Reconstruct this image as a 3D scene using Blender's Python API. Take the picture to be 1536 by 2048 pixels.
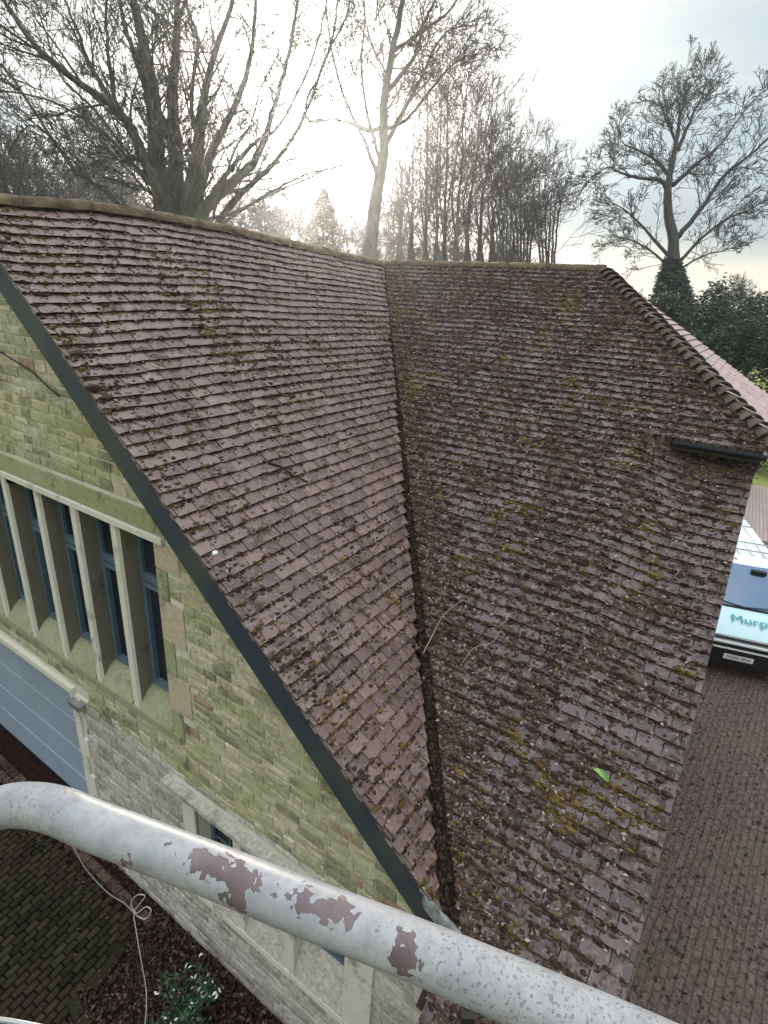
import bpy, math, random
from mathutils import Vector, Matrix, noise
random.seed(7)
rnd = random.random
def U(a, b): return a + (b - a) * rnd()
sc = bpy.context.scene
for o in list(bpy.data.objects): bpy.data.objects.remove(o)
col = sc.collection
GZ = 7.3                                   # height of the ridge above the yard

# ------------------------------------------------------------------ camera
FPX, PIT, ROL, YAW = 1085.0, .374, .062, .556
CAM = Vector((8.142, 5.371, -.615 + GZ))
fh = Vector((-math.cos(YAW), -math.sin(YAW), 0)); zz = Vector((0, 0, 1))
FWD = fh * math.cos(PIT) - zz * math.sin(PIT)
r0 = FWD.cross(zz).normalized(); u0 = r0.cross(FWD)
RGT = r0 * math.cos(ROL) + u0 * math.sin(ROL); UPV = -r0 * math.sin(ROL) + u0 * math.cos(ROL)
cd = bpy.data.cameras.new('camera'); cam = bpy.data.objects.new('camera', cd); col.objects.link(cam)
m = Matrix.Identity(4)
for i in range(3):
    m[i][0] = RGT[i]; m[i][1] = UPV[i]; m[i][2] = -FWD[i]; m[i][3] = CAM[i]
cam.matrix_world = m
cd.sensor_fit = 'VERTICAL'; cd.sensor_height = 24; cd.lens = FPX / 2048 * 24
cd.clip_start = .05; cd.clip_end = 2000
sc.camera = cam
def ray(x, y): return RGT * ((x - 768) / FPX) + UPV * ((1024 - y) / FPX) + FWD
def px(x, y, d): return CAM + ray(x, y) * d          # a point seen at (x, y), d metres deep

# ------------------------------------------------------------------ world, sun, exposure
SUN = ray(605, 285).normalized()
el = math.asin(SUN.z)
w = bpy.data.worlds.new('World'); sc.world = w; w.use_nodes = True
nt = w.node_tree; N = nt.nodes; L = nt.links; N.clear()
out = N.new('ShaderNodeOutputWorld')
sky = N.new('ShaderNodeTexSky'); sky.sky_type = 'NISHITA'; sky.sun_disc = False
sky.sun_elevation = el; sky.sun_rotation = math.atan2(SUN.x, SUN.y); sky.dust_density = 2.5
bg1 = N.new('ShaderNodeBackground'); bg1.inputs[1].default_value = .055
L.new(sky.outputs[0], bg1.inputs[0])
geo = N.new('ShaderNodeTexCoord')
sep = N.new('ShaderNodeSeparateXYZ'); L.new(geo.outputs['Generated'], sep.inputs[0])
def mathn(op, a, b=None, c=None, clamp=False):
    n = N.new('ShaderNodeMath'); n.operation = op; n.use_clamp = clamp
    for i, v in enumerate((a, b, c)):
        if v is None: continue
        if isinstance(v, (int, float)): n.inputs[i].default_value = v
        else: L.new(v, n.inputs[i])
    return n.outputs[0]
# glow of the sun through thin cloud
dp = N.new('ShaderNodeVectorMath'); dp.operation = 'DOT_PRODUCT'
L.new(geo.outputs['Generated'], dp.inputs[0]); dp.inputs[1].default_value = SUN
dpc = mathn('MAXIMUM', dp.outputs['Value'], 0)
g1 = mathn('MULTIPLY', mathn('POWER', dpc, 700), 30)
g2 = mathn('MULTIPLY', mathn('POWER', dpc, 110), 3.0)
g3 = mathn('MULTIPLY', mathn('POWER', dpc, 12), .22)
glow = mathn('ADD', mathn('ADD', g1, g2), g3)
mp = N.new('ShaderNodeMapping'); L.new(geo.outputs['Generated'], mp.inputs[0])
mp.inputs['Scale'].default_value = (1, 1, 4.5); mp.inputs['Location'].default_value = (.3, 1.7, .2)
nz = N.new('ShaderNodeTexNoise'); L.new(mp.outputs[0], nz.inputs['Vector'])
nz.inputs['Scale'].default_value = 2.2; nz.inputs['Detail'].default_value = 6; nz.inputs['Roughness'].default_value = .5
cr = N.new('ShaderNodeValToRGB'); L.new(nz.outputs[0], cr.inputs[0])
cr.color_ramp.elements[0].position = .36; cr.color_ramp.elements[0].color = (.72, .80, .84, 1)
cr.color_ramp.elements[1].position = .58; cr.color_ramp.elements[1].color = (.97, .99, .975, 1)
# a grey-blue cloud bank low down away from the sun, a cream gap under it
hz = mathn('MULTIPLY', mathn('SUBTRACT', sep.outputs[2], .02), 1.0)
bank = N.new('ShaderNodeValToRGB')
zb = mathn('ADD', sep.outputs[2], mathn('MULTIPLY', mathn('SUBTRACT', nz.outputs[0], .5), .12))
L.new(mathn('MULTIPLY', zb, 1.0, clamp=True), bank.inputs[0])
be = bank.color_ramp.elements
be[0].position = 0; be[0].color = (.95, .90, .76, 1)
be[1].position = .07; be[1].color = (.86, .80, .68, 1)
for p, c in ((.105, (.40, .46, .49, 1)), (.19, (.36, .46, .52, 1)), (.27, (.53, .59, .61, 1)), (.38, (.60, .63, .63, 1)), (.58, (.64, .65, .64, 1)), (.72, (1.3, 1.3, 1.3, 1)), (.95, (2.6, 2.6, 2.65, 1))):
    e = be.new(p); e.color = c
mulc = N.new('ShaderNodeMixRGB'); mulc.blend_type = 'MULTIPLY'; mulc.inputs[0].default_value = 1
L.new(cr.outputs[0], mulc.inputs[1]); L.new(bank.outputs[0], mulc.inputs[2])
addc = N.new('ShaderNodeMixRGB'); addc.blend_type = 'ADD'; addc.inputs[0].default_value = 1
gc = N.new('ShaderNodeMixRGB'); gc.blend_type = 'MULTIPLY'; gc.inputs[0].default_value = 1
L.new(glow, gc.inputs[1]); gc.inputs[2].default_value = (1, .955, .88, 1)
L.new(mulc.outputs[0], addc.inputs[1]); L.new(gc.outputs[0], addc.inputs[2])
bg2 = N.new('ShaderNodeBackground'); L.new(addc.outputs[0], bg2.inputs[0]); bg2.inputs[1].default_value = 1.0
mix = N.new('ShaderNodeMixShader'); mix.inputs[0].default_value = .88
L.new(bg1.outputs[0], mix.inputs[1]); L.new(bg2.outputs[0], mix.inputs[2]); L.new(mix.outputs[0], out.inputs[0])
sd = bpy.data.lights.new('sun', 'SUN'); sd.energy = 5; sd.angle = math.radians(2.5); sd.color = (1, .88, .72)
so = bpy.data.objects.new('sun', sd); col.objects.link(so); so.location = CAM + SUN * 40
so.rotation_euler = SUN.to_track_quat('Z', 'Y').to_euler()
sc.view_settings.view_transform = 'Standard'; sc.view_settings.look = 'None'
sc.view_settings.exposure = .55; sc.view_settings.gamma = 1; sc.view_settings.use_curve_mapping = False
sc.render.engine = 'CYCLES'
HAZE = .0019
sc.cycles.use_denoising = True; sc.cycles.max_bounces = 6; sc.cycles.sample_clamp_indirect = 4

# ------------------------------------------------------------------ helpers
class MB:
    def __init__(s): s.v = []; s.f = []; s.mi = {}
    def add(s, vs, fs):
        b = len(s.v); s.v.extend(tuple(x) for x in vs); s.f.extend(tuple(i + b for i in f) for f in fs); return b
    def box(s, c, ax, ay, az, hx, hy, hz, bev=0):
        c = Vector(c); vs = []
        for k in (-1, 1):
            for (i, j) in ((-1, -1), (1, -1), (1, 1), (-1, 1)):
                vs.append(c + ax * hx * i + ay * hy * j + az * hz * k)
        s.add(vs, [(0, 3, 2, 1), (4, 5, 6, 7), (0, 1, 5, 4), (1, 2, 6, 5), (2, 3, 7, 6), (3, 0, 4, 7)])
    def bx(s, x0, x1, y0, y1, z0, z1):
        s.box(((x0+x1)/2, (y0+y1)/2, (z0+z1)/2), X, Y, Z, abs(x1-x0)/2, abs(y1-y0)/2, abs(z1-z0)/2)
    def tube(s, pts, rs, n=8, cap=True):
        if len(pts) < 2: return
        if not isinstance(rs, (list, tuple)): rs = [rs] * len(pts)
        pts = [Vector(p) for p in pts]
        t = (pts[1] - pts[0]).normalized()
        a = t.orthogonal().normalized(); vs = []
        for i, p in enumerate(pts):
            t2 = (pts[min(i+1, len(pts)-1)] - pts[max(i-1, 0)])
            if t2.length < 1e-9: t2 = t
            t2 = t2.normalized()
            a = a - t2 * a.dot(t2)
            a = a.normalized() if a.length > 1e-6 else t2.orthogonal().normalized()
            b = t2.cross(a); r = rs[i]
            for k in range(n):
                q = 2 * math.pi * k / n
                vs.append(p + (a * math.cos(q) + b * math.sin(q)) * r)
        fs = []
        for i in range(len(pts) - 1):
            for k in range(n):
                k2 = (k + 1) % n
                fs.append((i*n + k, i*n + k2, (i+1)*n + k2, (i+1)*n + k))
        if cap and n > 3: fs.append(tuple(range(n - 1, -1, -1))); fs.append(tuple((len(pts)-1)*n + k for k in range(n)))
        s.add(vs, fs)
    def build(s, name, mat, parent=None, smooth=False):
        me = bpy.data.meshes.new(name); me.from_pydata(s.v, [], s.f); me.update()
        for m_ in (mat if isinstance(mat, tuple) else (mat,)): me.materials.append(m_)
        for k_, i_ in s.mi.items(): me.polygons[k_].material_index = i_
        if smooth: me.polygons.foreach_set('use_smooth', [True] * len(me.polygons))
        o = bpy.data.objects.new(name, me); col.objects.link(o)
        if parent: o.parent = parent; o.matrix_parent_inverse = Matrix.Translation(-parent.location) if parent.type == 'EMPTY' and parent.rotation_euler.z == 0 else parent.matrix_basis.inverted()
        return o
X, Y, Z = Vector((1, 0, 0)), Vector((0, 1, 0)), Vector((0, 0, 1))
def tag(o, label=None, cat=None, group=None, kind=None):
    if label: o['label'] = label
    if cat: o['category'] = cat
    if group: o['group'] = group
    if kind: o['kind'] = kind
    return o
def empty(name, loc, label, cat, group=None):
    o = bpy.data.objects.new(name, None); col.objects.link(o); o.location = loc; o.empty_display_size = .3
    return tag(o, label, cat, group)
def copy_tree(o, loc, rz=0, sc_=1.0):
    r = o.copy(); col.objects.link(r)
    for ch in o.children:
        c = ch.copy(); col.objects.link(c); c.parent = r
        for g in ch.children:
            d = g.copy(); col.objects.link(d); d.parent = c
    r.location = loc; r.rotation_euler = (0, 0, rz); r.scale = (sc_, sc_, sc_)
    return r
def smooth_path(pts, n=6):
    pts = [Vector(p) for p in pts]; o = []
    for i in range(len(pts) - 1):
        p0 = pts[max(i-1, 0)]; p1 = pts[i]; p2 = pts[i+1]; p3 = pts[min(i+2, len(pts)-1)]
        for k in range(n):
            t = k / n
            o.append(.5 * ((2*p1) + (-p0 + p2)*t + (2*p0 - 5*p1 + 4*p2 - p3)*t*t + (-p0 + 3*p1 - 3*p2 + p3)*t**3))
    o.append(pts[-1]); return o

# ------------------------------------------------------------------ materials
class Mt:
    def __init__(s, name, rough=.8, spec=.3):
        s.m = bpy.data.materials.new(name); s.m.use_nodes = True
        s.t = s.m.node_tree; s.n = s.t.nodes; s.b = s.n['Principled BSDF']
        s.b.inputs['Roughness'].default_value = rough; s.b.inputs['Specular IOR Level'].default_value = spec
        s.g = None; s.c = None
    def link(s, a, b): s.t.links.new(a, b)
    def co(s):
        if not s.c: s.c = s.n.new('ShaderNodeTexCoord')
        return s.c.outputs['Object']
    def isl(s):
        if not s.g: s.g = s.n.new('ShaderNodeNewGeometry')
        return s.g.outputs['Random Per Island']
    def noise(s, scale, detail=4, rough=.55, vec=None, scl=None, dist=0):
        v = vec or s.co()
        if scl:
            mp = s.n.new('ShaderNodeMapping'); mp.inputs['Scale'].default_value = scl; s.link(v, mp.inputs[0]); v = mp.outputs[0]
        n = s.n.new('ShaderNodeTexNoise'); s.link(v, n.inputs['Vector'])
        n.inputs['Scale'].default_value = scale; n.inputs['Detail'].default_value = detail
        n.inputs['Roughness'].default_value = rough; n.inputs['Distortion'].default_value = dist
        return n.outputs[0]
    def vor(s, scale, feat='F1', vec=None):
        n = s.n.new('ShaderNodeTexVoronoi'); n.feature = feat; s.link(vec or s.co(), n.inputs['Vector'])
        n.inputs['Scale'].default_value = scale; return n
    def ramp(s, f, stops, interp='LINEAR'):
        r = s.n.new('ShaderNodeValToRGB'); s.link(f, r.inputs[0]); e = r.color_ramp.elements
        r.color_ramp.interpolation = interp
        for i, (p, c) in enumerate(stops):
            if not isinstance(c, tuple): c = (c, c, c)
            x = e[i] if i < 2 else e.new(p)
            x.position = p; x.color = (*c, 1)
        return r.outputs[0]
    def mix(s, f, a, b, mode='MIX'):
        x = s.n.new('ShaderNodeMixRGB'); x.blend_type = mode
        for i, v in enumerate((f, a, b)):
            if isinstance(v, (int, float)): x.inputs[i].default_value = v if i == 0 else (v, v, v, 1)
            elif isinstance(v, tuple): x.inputs[i].default_value = (*v, 1)
            else: s.link(v, x.inputs[i])
        return x.outputs[0]
    def math(s, op, a, b=0):
        x = s.n.new('ShaderNodeMath'); x.operation = op
        for i, v in enumerate((a, b)):
            if isinstance(v, (int, float)): x.inputs[i].default_value = v
            else: s.link(v, x.inputs[i])
        return x.outputs[0]
    def color(s, c):
        if isinstance(c, tuple): s.b.inputs['Base Color'].default_value = (*c, 1)
        else: s.link(c, s.b.inputs['Base Color'])
        return s
    def rough(s, r): s.link(r, s.b.inputs['Roughness']); return s
    def bump(s, h, dist=.01, st=1.0):
        b = s.n.new('ShaderNodeBump'); b.inputs['Distance'].default_value = dist; b.inputs['Strength'].default_value = st
        s.link(h, b.inputs['Height']); s.link(b.outputs[0], s.b.inputs['Normal']); return s
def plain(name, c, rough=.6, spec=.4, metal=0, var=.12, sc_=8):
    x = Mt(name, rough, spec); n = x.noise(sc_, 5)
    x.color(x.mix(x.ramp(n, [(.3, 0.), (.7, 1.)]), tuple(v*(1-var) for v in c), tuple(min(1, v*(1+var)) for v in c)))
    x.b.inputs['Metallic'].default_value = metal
    return x.m

def tile_mat(name, lo, hi, mossy, spec=.8):
    x = Mt(name, .5, spec)
    base = x.ramp(x.isl(), [(0, lo), (.5, tuple((a+b)/2 for a, b in zip(lo, hi))), (.8, hi), (1., tuple(v*1.12 for v in hi))])
    n1 = x.noise(28, 6, .6); base = x.mix(.5, base, x.ramp(n1, [(.3, .38), (.7, .66)]), 'OVERLAY')
    n2 = x.noise(3.5, 6, .7); n3 = x.noise(22, 4, .6)
    comb = x.math('ADD', x.math('MULTIPLY', n2, .6), x.math('MULTIPLY', n3, .4))
    fm = x.ramp(comb, [(mossy, 0.), (mossy + .06, 1.)])
    mosc = x.ramp(x.noise(9, 3), [(.35, (.030, .020, .016)), (.58, (.052, .034, .024)), (.75, (.085, .062, .025))])
    c = x.mix(fm, base, mosc)
    # pale lichen specks
    v = x.vor(16); lf = x.ramp(v.outputs['Distance'], [(.10, 1.), (.20, 0.)])
    lm = x.math('MULTIPLY', lf, x.ramp(x.noise(5, 2), [(.50, 0.), (.60, 1.)]))
    c = x.mix(x.math('MULTIPLY', lm, .55), c, (.30, .22, .20))
    pk = x.math('MULTIPLY', x.ramp(x.noise(19, 5, .7), [(.55, 0.), (.64, 1.)]), .55); c = x.mix(pk, c, (.25, .17, .155))
    x.color(c)
    x.rough(x.mix(fm, x.ramp(n1, [(.3, .36), (.7, .52)]), .95))
    x.bump(x.math('ADD', x.math('MULTIPLY', n1, .6), x.math('MULTIPLY', fm, .8)), .004)
    return x.m
M = {}
M['tileL'] = tile_mat('tile_clean', (.074, .040, .034), (.140, .088, .077), .55, .6)
M['tileR'] = tile_mat('tile_mossy', (.040, .025, .025), (.080, .055, .056), .52, .42)
M['tedge'] = plain('tile_edge_shadow', (.022, .016, .015), .9, .2, sc_=30, var=.5)  # near-black tail faces: the shadow line under each tile row, painted in
M['tedgef'] = plain('tile_edge_pale', (.15, .10, .09), .9, .2)
M['tileF'] = tile_mat('tile_pink', (.36, .24, .225), (.46, .32, .305), .74)
x = Mt('ridge_tile', .8, .3)
x.color(x.ramp(x.noise(7, 6, .65), [(.32, (.045, .028, .018)), (.48, (.09, .06, .038)), (.60, (.13, .10, .05)), (.72, (.19, .165, .10)), (.84, (.30, .28, .22))]))
x.bump(x.noise(30, 5), .01); M['ridge'] = x.m
x = Mt('hip_tile', .7, .4)
x.color(x.mix(x.ramp(x.noise(9, 6, .65), [(.42, 0.), (.55, 1.)]), x.ramp(x.isl(), [(0, (.06, .042, .036)), (1, (.13, .095, .082))]), (.050, .035, .018)))
x.bump(x.noise(30, 5), .008); M['hip'] = x.m
x = Mt('moss', .95, .1)
n = x.noise(60, 3)
cc = x.ramp(x.isl(), [(0, (.026, .017, .014)), (.5, (.060, .040, .032)), (.85, (.092, .064, .048)), (1, (.125, .092, .062))])
x.color(x.mix(.6, cc, x.ramp(n, [(.3, .25), (.7, .75)]), 'OVERLAY')); x.bump(n, .01); M['moss'] = x.m
x = Mt('valley_dirt', .95, .1); x.color(x.ramp(x.isl(), [(0, (.010, .007, .006)), (.6, (.026, .018, .014)), (1, (.06, .042, .030))])); M['vdeb'] = x.m
x = Mt('moss_olive', .95, .1); n = x.noise(60, 3)
cc = x.ramp(x.isl(), [(0, (.045, .030, .014)), (.5, (.085, .056, .022)), (1, (.15, .105, .042))])
x.color(x.mix(.6, cc, x.ramp(n, [(.3, .25), (.7, .75)]), 'OVERLAY')); x.bump(n, .01); M['mosso'] = x.m
x = Mt('dead_leaf', .7, .3); x.color(x.ramp(x.isl(), [(0, (.05, .028, .02)), (.4, (.12, .075, .06)), (.78, (.22, .155, .13)), (1, (.34, .26, .235))])); M['leaf'] = x.m
x = Mt('litter_leaf', .6, .4); x.color(x.ramp(x.isl(), [(0, (.008, .005, .004)), (.5, (.026, .012, .009)), (.85, (.062, .030, .021)), (1, (.16, .10, .07))])); M['litter'] = x.m

def stone_mat(name, stops, green, greencol=(.27, .28, .13), rg=.75):
    x = Mt(name, .9, .15)
    c = x.ramp(x.isl(), stops)
    n = x.noise(24, 7, .7); c = x.mix(rg, c, x.ramp(n, [(.28, .2), (.72, .8)]), 'OVERLAY')
    g = x.ramp(x.noise(1.3, 6, .65), [(green, 0.), (green + .2, 1.)])
    c = x.mix(x.math('MULTIPLY', g, .75), c, x.mix(x.ramp(n, [(.3, 0.), (.7, 1.)]), tuple(v*.7 for v in greencol), greencol))
    c = x.mix(x.math('MULTIPLY', x.ramp(x.noise(3.2, 6, .7), [(.56, 0.), (.68, 1.)]), .6), c, (.05, .05, .038))
    x.color(c); x.bump(x.math('ADD', n, x.math('MULTIPLY', x.noise(90, 3), .5)), .012)
    return x.m
M['stoneU'] = stone_mat('stone_green', [(0, (.20, .20, .13)), (.2, (.36, .35, .22)), (.6, (.50, .48, .33)), (.95, (.58, .52, .39)), (.985, (.36, .24, .16)), (1, (.36, .26, .18))], .43, (.46, .45, .23))
M['stoneL'] = stone_mat('stone_grey', [(0, (.34, .31, .27)), (.5, (.47, .435, .385)), (1, (.56, .52, .46))], .60, (.28, .28, .17))
M['ash'] = stone_mat('dressed_stone', [(0, (.64, .61, .51)), (1, (.70, .67, .57))], .64, (.44, .44, .29), .2)
M['reveal'] = stone_mat('shaded_reveal', [(0, (.20, .185, .14)), (1, (.20, .185, .14))], .7, (.17, .17, .09), .2)  # darker copy of the dressed stone, shade painted on the mullion sides
M['ashg'] = stone_mat('sill_stone', [(0, (.30, .31, .20)), (1, (.37, .37, .25))], .40, (.28, .30, .15), .4)
M['quoin'] = stone_mat('beige_stone', [(0, (.48, .39, .28)), (1, (.54, .45, .34))], .8, (.4, .4, .25), .3)
M['quoing'] = stone_mat('mossy_quoin', [(0, (.30, .32, .18)), (1, (.38, .38, .24))], .45, (.38, .38, .18), .4)
x = Mt('mortar', .95, .1); x.color(x.mix(x.ramp(x.noise(2, 5), [(.4, 0.), (.6, 1.)]), (.55, .54, .45), (.66, .64, .56))); x.bump(x.noise(50, 4), .004); M['mortar'] = x.m
x = Mt('bargeboard_paint', .55, .35); x.color(x.mix(x.ramp(x.noise(1.5, 5, .6, scl=(1, 1, 1)), [(.45, 0.), (.62, 1.)]), (.032, .042, .060), (.055, .065, .060))); M['barge'] = x.m
M['cement'] = plain('verge_cement', (.28, .28, .26), .9, .2, sc_=20, var=.4)
M['lead'] = plain('lead', (.15, .16, .155), .45, .5, .0, .5, 14)
M['frame'] = plain('blue_grey_frame', (.10, .145, .19), .45, .4)
M['gutter'] = plain('black_gutter', (.016, .018, .024), .35, .5)
x = Mt('glass_pane', .08, .6); x.color(x.ramp(x.noise(1.5, 2), [(.3, (.008, .010, .013)), (.7, (.022, .028, .035))])); M['glass'] = x.m
x = Mt('door_paint', .45, .4); x.color(x.mix(x.ramp(x.noise(1.2, 4), [(.35, 0.), (.65, 1.)]), (.30, .36, .44), (.35, .41, .49))); M['door'] = x.m
M['doorl'] = plain('door_groove', (.42, .52, .64), .4, .4)
x = Mt('white_render', .8, .2); x.color((.7, .7, .68)); M['white'] = x.m

# chipped painted tube: bare patches at fixed places on the tube
x = Mt('chipped_paint', .42, .45)
CL = [(-150, 1700, 88), (-60, 1644, 90), (0, 1615, 93), (60, 1610, 96), (120, 1622, 99), (180, 1648, 101), (260, 1678, 103), (420, 1738, 106), (600, 1810, 112), (800, 1887, 119), (1000, 1970, 127), (1200, 2056, 134), (1400, 2146, 142), (1700, 2290, 152)]
def surfD(a_):
    for (p_, q_) in zip(CL, CL[1:]):
        if a_ <= q_[0]:
            w_ = p_[2] + (q_[2] - p_[2]) * (a_ - p_[0]) / (q_[0] - p_[0]); return 1085 * .05 / w_ - .019
    return .35
def dmask(pts_, amp, sc_n):
    cur = None
    for (a_, b_, D_, r_) in pts_:
        p_ = px(a_, b_, surfD(a_)); d_ = x.n.new('ShaderNodeVectorMath'); d_.operation = 'DISTANCE'
        x.link(x.co(), d_.inputs[0]); d_.inputs[1].default_value = p_
        e_ = x.math('SUBTRACT', d_.outputs['Value'], r_); cur = e_ if cur is None else x.math('MINIMUM', cur, e_)
    r_ = x.math('ADD', cur, x.math('MULTIPLY', x.math('SUBTRACT', x.noise(sc_n, 5, .6), .5), amp))
    vv = x.vor(170); sp_ = x.n.new('ShaderNodeSeparateColor'); x.link(vv.outputs['Color'], sp_.inputs[0])
    return x.math('ADD', r_, x.math('MULTIPLY', x.math('SUBTRACT', sp_.outputs[0], .5), amp * .75))
CH = [(402, 1722, .455, .012), (432, 1730, .455, .013), (462, 1742, .453, .012), (480, 1765, .45, .013), (480, 1795, .45, .014), (547, 1762, .45, .007),
      (608, 1795, .445, .012), (640, 1808, .44, .014), (668, 1820, .44, .013), (695, 1832, .44, .010), (520, 1768, .44, .004), (575, 1775, .44, .004), (862, 1888, .44, .004), (808, 1880, .43, .011), (812, 1912, .43, .012), (258, 1722, .475, .006),
      (338, 1694, .47, .003), (336, 1712, .47, .003), (962, 1893, .41, .004), (1010, 1905, .41, .003)]
f_ = dmask(CH, .014, 60)
big = x.ramp(x.math('ADD', x.math('MULTIPLY', f_, 40), .5), [(.485, 1.), (.515, 0.)])
edge = x.ramp(x.math('ADD', x.math('MULTIPLY', f_, 40), .5), [(.53, 1.), (.56, 0.)])
ar = dmask([(930, 1930, .42, .03), (1040, 1975, .41, .07), (1180, 2030, .39, .09), (60, 1600, .52, .03)], .12, 12)
area = x.ramp(x.math('ADD', x.math('MULTIPLY', ar, 8), .5), [(.4, .9), (.85, .0)])
sp = x.noise(300, 3, .6); sp2 = x.noise(95, 4, .7)
spk = x.math('MULTIPLY', x.ramp(sp, [(.58, 0.), (.66, .8)]), area)
spk2 = x.ramp(x.noise(160, 2), [(.73, 0.), (.76, 1.)])
spk = x.math('MAXIMUM', spk, spk2)
white = x.mix(x.ramp(x.noise(22, 5), [(.35, 0.), (.65, 1.)]), (.25, .26, .285), (.345, .35, .36))
white = x.mix(x.math('MULTIPLY', x.ramp(sp2, [(.46, 0.), (.70, 1.)]), .6), white, (.20, .185, .17))
prim = x.mix(x.ramp(x.noise(25, 4), [(.35, 0.), (.65, 1.)]), (.095, .066, .070), (.165, .118, .122))
c = x.mix(spk, white, (.15, .15, .175)); c = x.mix(x.math('MULTIPLY', edge, .3), c, (.45, .45, .46)); c = x.mix(big, c, prim)
x.color(c); x.bump(x.math('SUBTRACT', 1.0, x.math('ADD', big, x.math('MULTIPLY', spk, .6))), .0012)
M['tube'] = x.m
M['steel'] = plain('galvanised', (.35, .36, .36), .4, .5, .6)
M['black'] = plain('black_plastic', (.012, .012, .014), .5, .4)
# bark
def bark(name, a, b):
    x = Mt(name, .9, .15); n = x.noise(6, 6, .7, scl=(1, 1, .25))
    x.color(x.mix(x.ramp(n, [(.35, 0.), (.65, 1.)]), a, b)); x.bump(n, .03); return x.m
M['bark'] = bark('bark_grey_green', (.05, .05, .04), (.115, .115, .09))
M['barkd'] = bark('bark_dark', (.045, .045, .042), (.09, .09, .085))
M['barkb'] = bark('bark_brown', (.07, .05, .04), (.13, .10, .08))
def leafm(name, stops):
    x = Mt(name, .6, .3); x.color(x.ramp(x.isl(), stops)); return x.m
M['ivy'] = leafm('ivy_leaf', [(0, (.018, .035, .025)), (.6, (.04, .075, .055)), (1, (.09, .13, .09))])
M['bush'] = leafm('evergreen_leaf', [(0, (.02, .035, .022)), (.6, (.045, .07, .042)), (1, (.10, .13, .08))])
M['brown'] = leafm('brown_needle', [(0, (.10, .065, .05)), (1, (.22, .16, .13))])
M['var'] = leafm('variegated_leaf', [(0, (.008, .022, .010)), (.55, (.02, .06, .025)), (.86, (.05, .12, .05)), (.90, (.5, .55, .45)), (1, (.65, .68, .60))])

# ------------------------------------------------------------------ ground
x = Mt('yard_surface', .75, .35)
n = x.noise(9, 9, .8); n2 = x.noise(22, 5, .75); n3 = x.noise(.8, 4)
c = x.mix(x.ramp(n, [(.35, 0.), (.65, 1.)]), (.088, .059, .050), (.165, .122, .106))
c = x.mix(x.ramp(n2, [(.40, 1.), (.47, 0.)]), c, (.026, .017, .016))
c = x.mix(x.math('MULTIPLY', x.ramp(n3, [(.5, 0.), (.65, 1.)]), .45), c, (.12, .10, .065))
br = x.n.new('ShaderNodeTexBrick'); mp = x.n.new('ShaderNodeMapping'); mp.inputs['Rotation'].default_value = (0, 0, .12)
dn = x.n.new('ShaderNodeTexNoise'); x.link(x.co(), dn.inputs['Vector']); dn.inputs['Scale'].default_value = 6
av_ = x.n.new('ShaderNodeVectorMath'); av_.operation = 'MULTIPLY_ADD'; x.link(dn.outputs['Color'], av_.inputs[0]); av_.inputs[1].default_value = (.03, .03, 0); x.link(x.co(), av_.inputs[2])
x.link(av_.outputs[0], mp.inputs[0]); x.link(mp.outputs[0], br.inputs['Vector'])
br.inputs['Scale'].default_value = 1.0; br.inputs['Brick Width'].default_value = .165; br.inputs['Row Height'].default_value = .085; br.inputs['Mortar Size'].default_value = .012; br.inputs['Mortar Smooth'].default_value = .6
br.inputs['Color1'].default_value = (.40, .40, .40, 1); br.inputs['Color2'].default_value = (.62, .60, .60, 1); br.inputs['Mortar'].default_value = (.16, .15, .15, 1)
c = x.mix(.42, c, br.outputs['Color'], 'OVERLAY')
x.color(c); x.bump(x.math('SUBTRACT', x.math('ADD', n, n2), x.math('MULTIPLY', br.outputs['Fac'], .8)), .012); M['yard'] = x.m
x = Mt('field_grass', .95, .1); x.color(x.mix(x.ramp(x.noise(.6, 6), [(.4, 0.), (.6, 1.)]), (.16, .19, .05), (.26, .29, .08))); x.bump(x.noise(9, 4), .05); M['grass'] = x.m
x = Mt('pale_paving', .5, .4); br = x.n.new('ShaderNodeTexBrick'); x.link(x.co(), br.inputs['Vector'])
br.inputs['Scale'].default_value = 2.2; br.inputs['Color1'].default_value = (.34, .26, .25, 1); br.inputs['Color2'].default_value = (.42, .34, .32, 1); br.inputs['Mortar'].default_value = (.2, .15, .14, 1)
br.inputs['Mortar Size'].default_value = .03; x.color(br.outputs[0]); M['pale'] = x.m
x = Mt('bed_soil', .95, .1); x.color(x.mix(x.ramp(x.noise(20, 5), [(.4, 0.), (.6, 1.)]), (.012, .006, .005), (.035, .018, .014))); x.bump(x.noise(30, 4), .03); M['soil'] = x.m
def sheet(name, x0, x1, y0, y1, z, mat, label=None):
    b = MB(); b.add([(x0, y0, z), (x1, y0, z), (x1, y1, z), (x0, y1, z)], [(0, 1, 2, 3)])
    return tag(b.build(name, mat), label, kind='structure')
sheet('ground', -700, 300, -600, 600, -.03, M['grass'])
sheet('yard', -18, 16, -14, 30, -.004, M['yard'])
sheet('pavement', -20, -12.5, 3, 30, .01, M['pale'])
sheet('lawn', -60, -18, -20, 40, .004, M['grass'])

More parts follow.
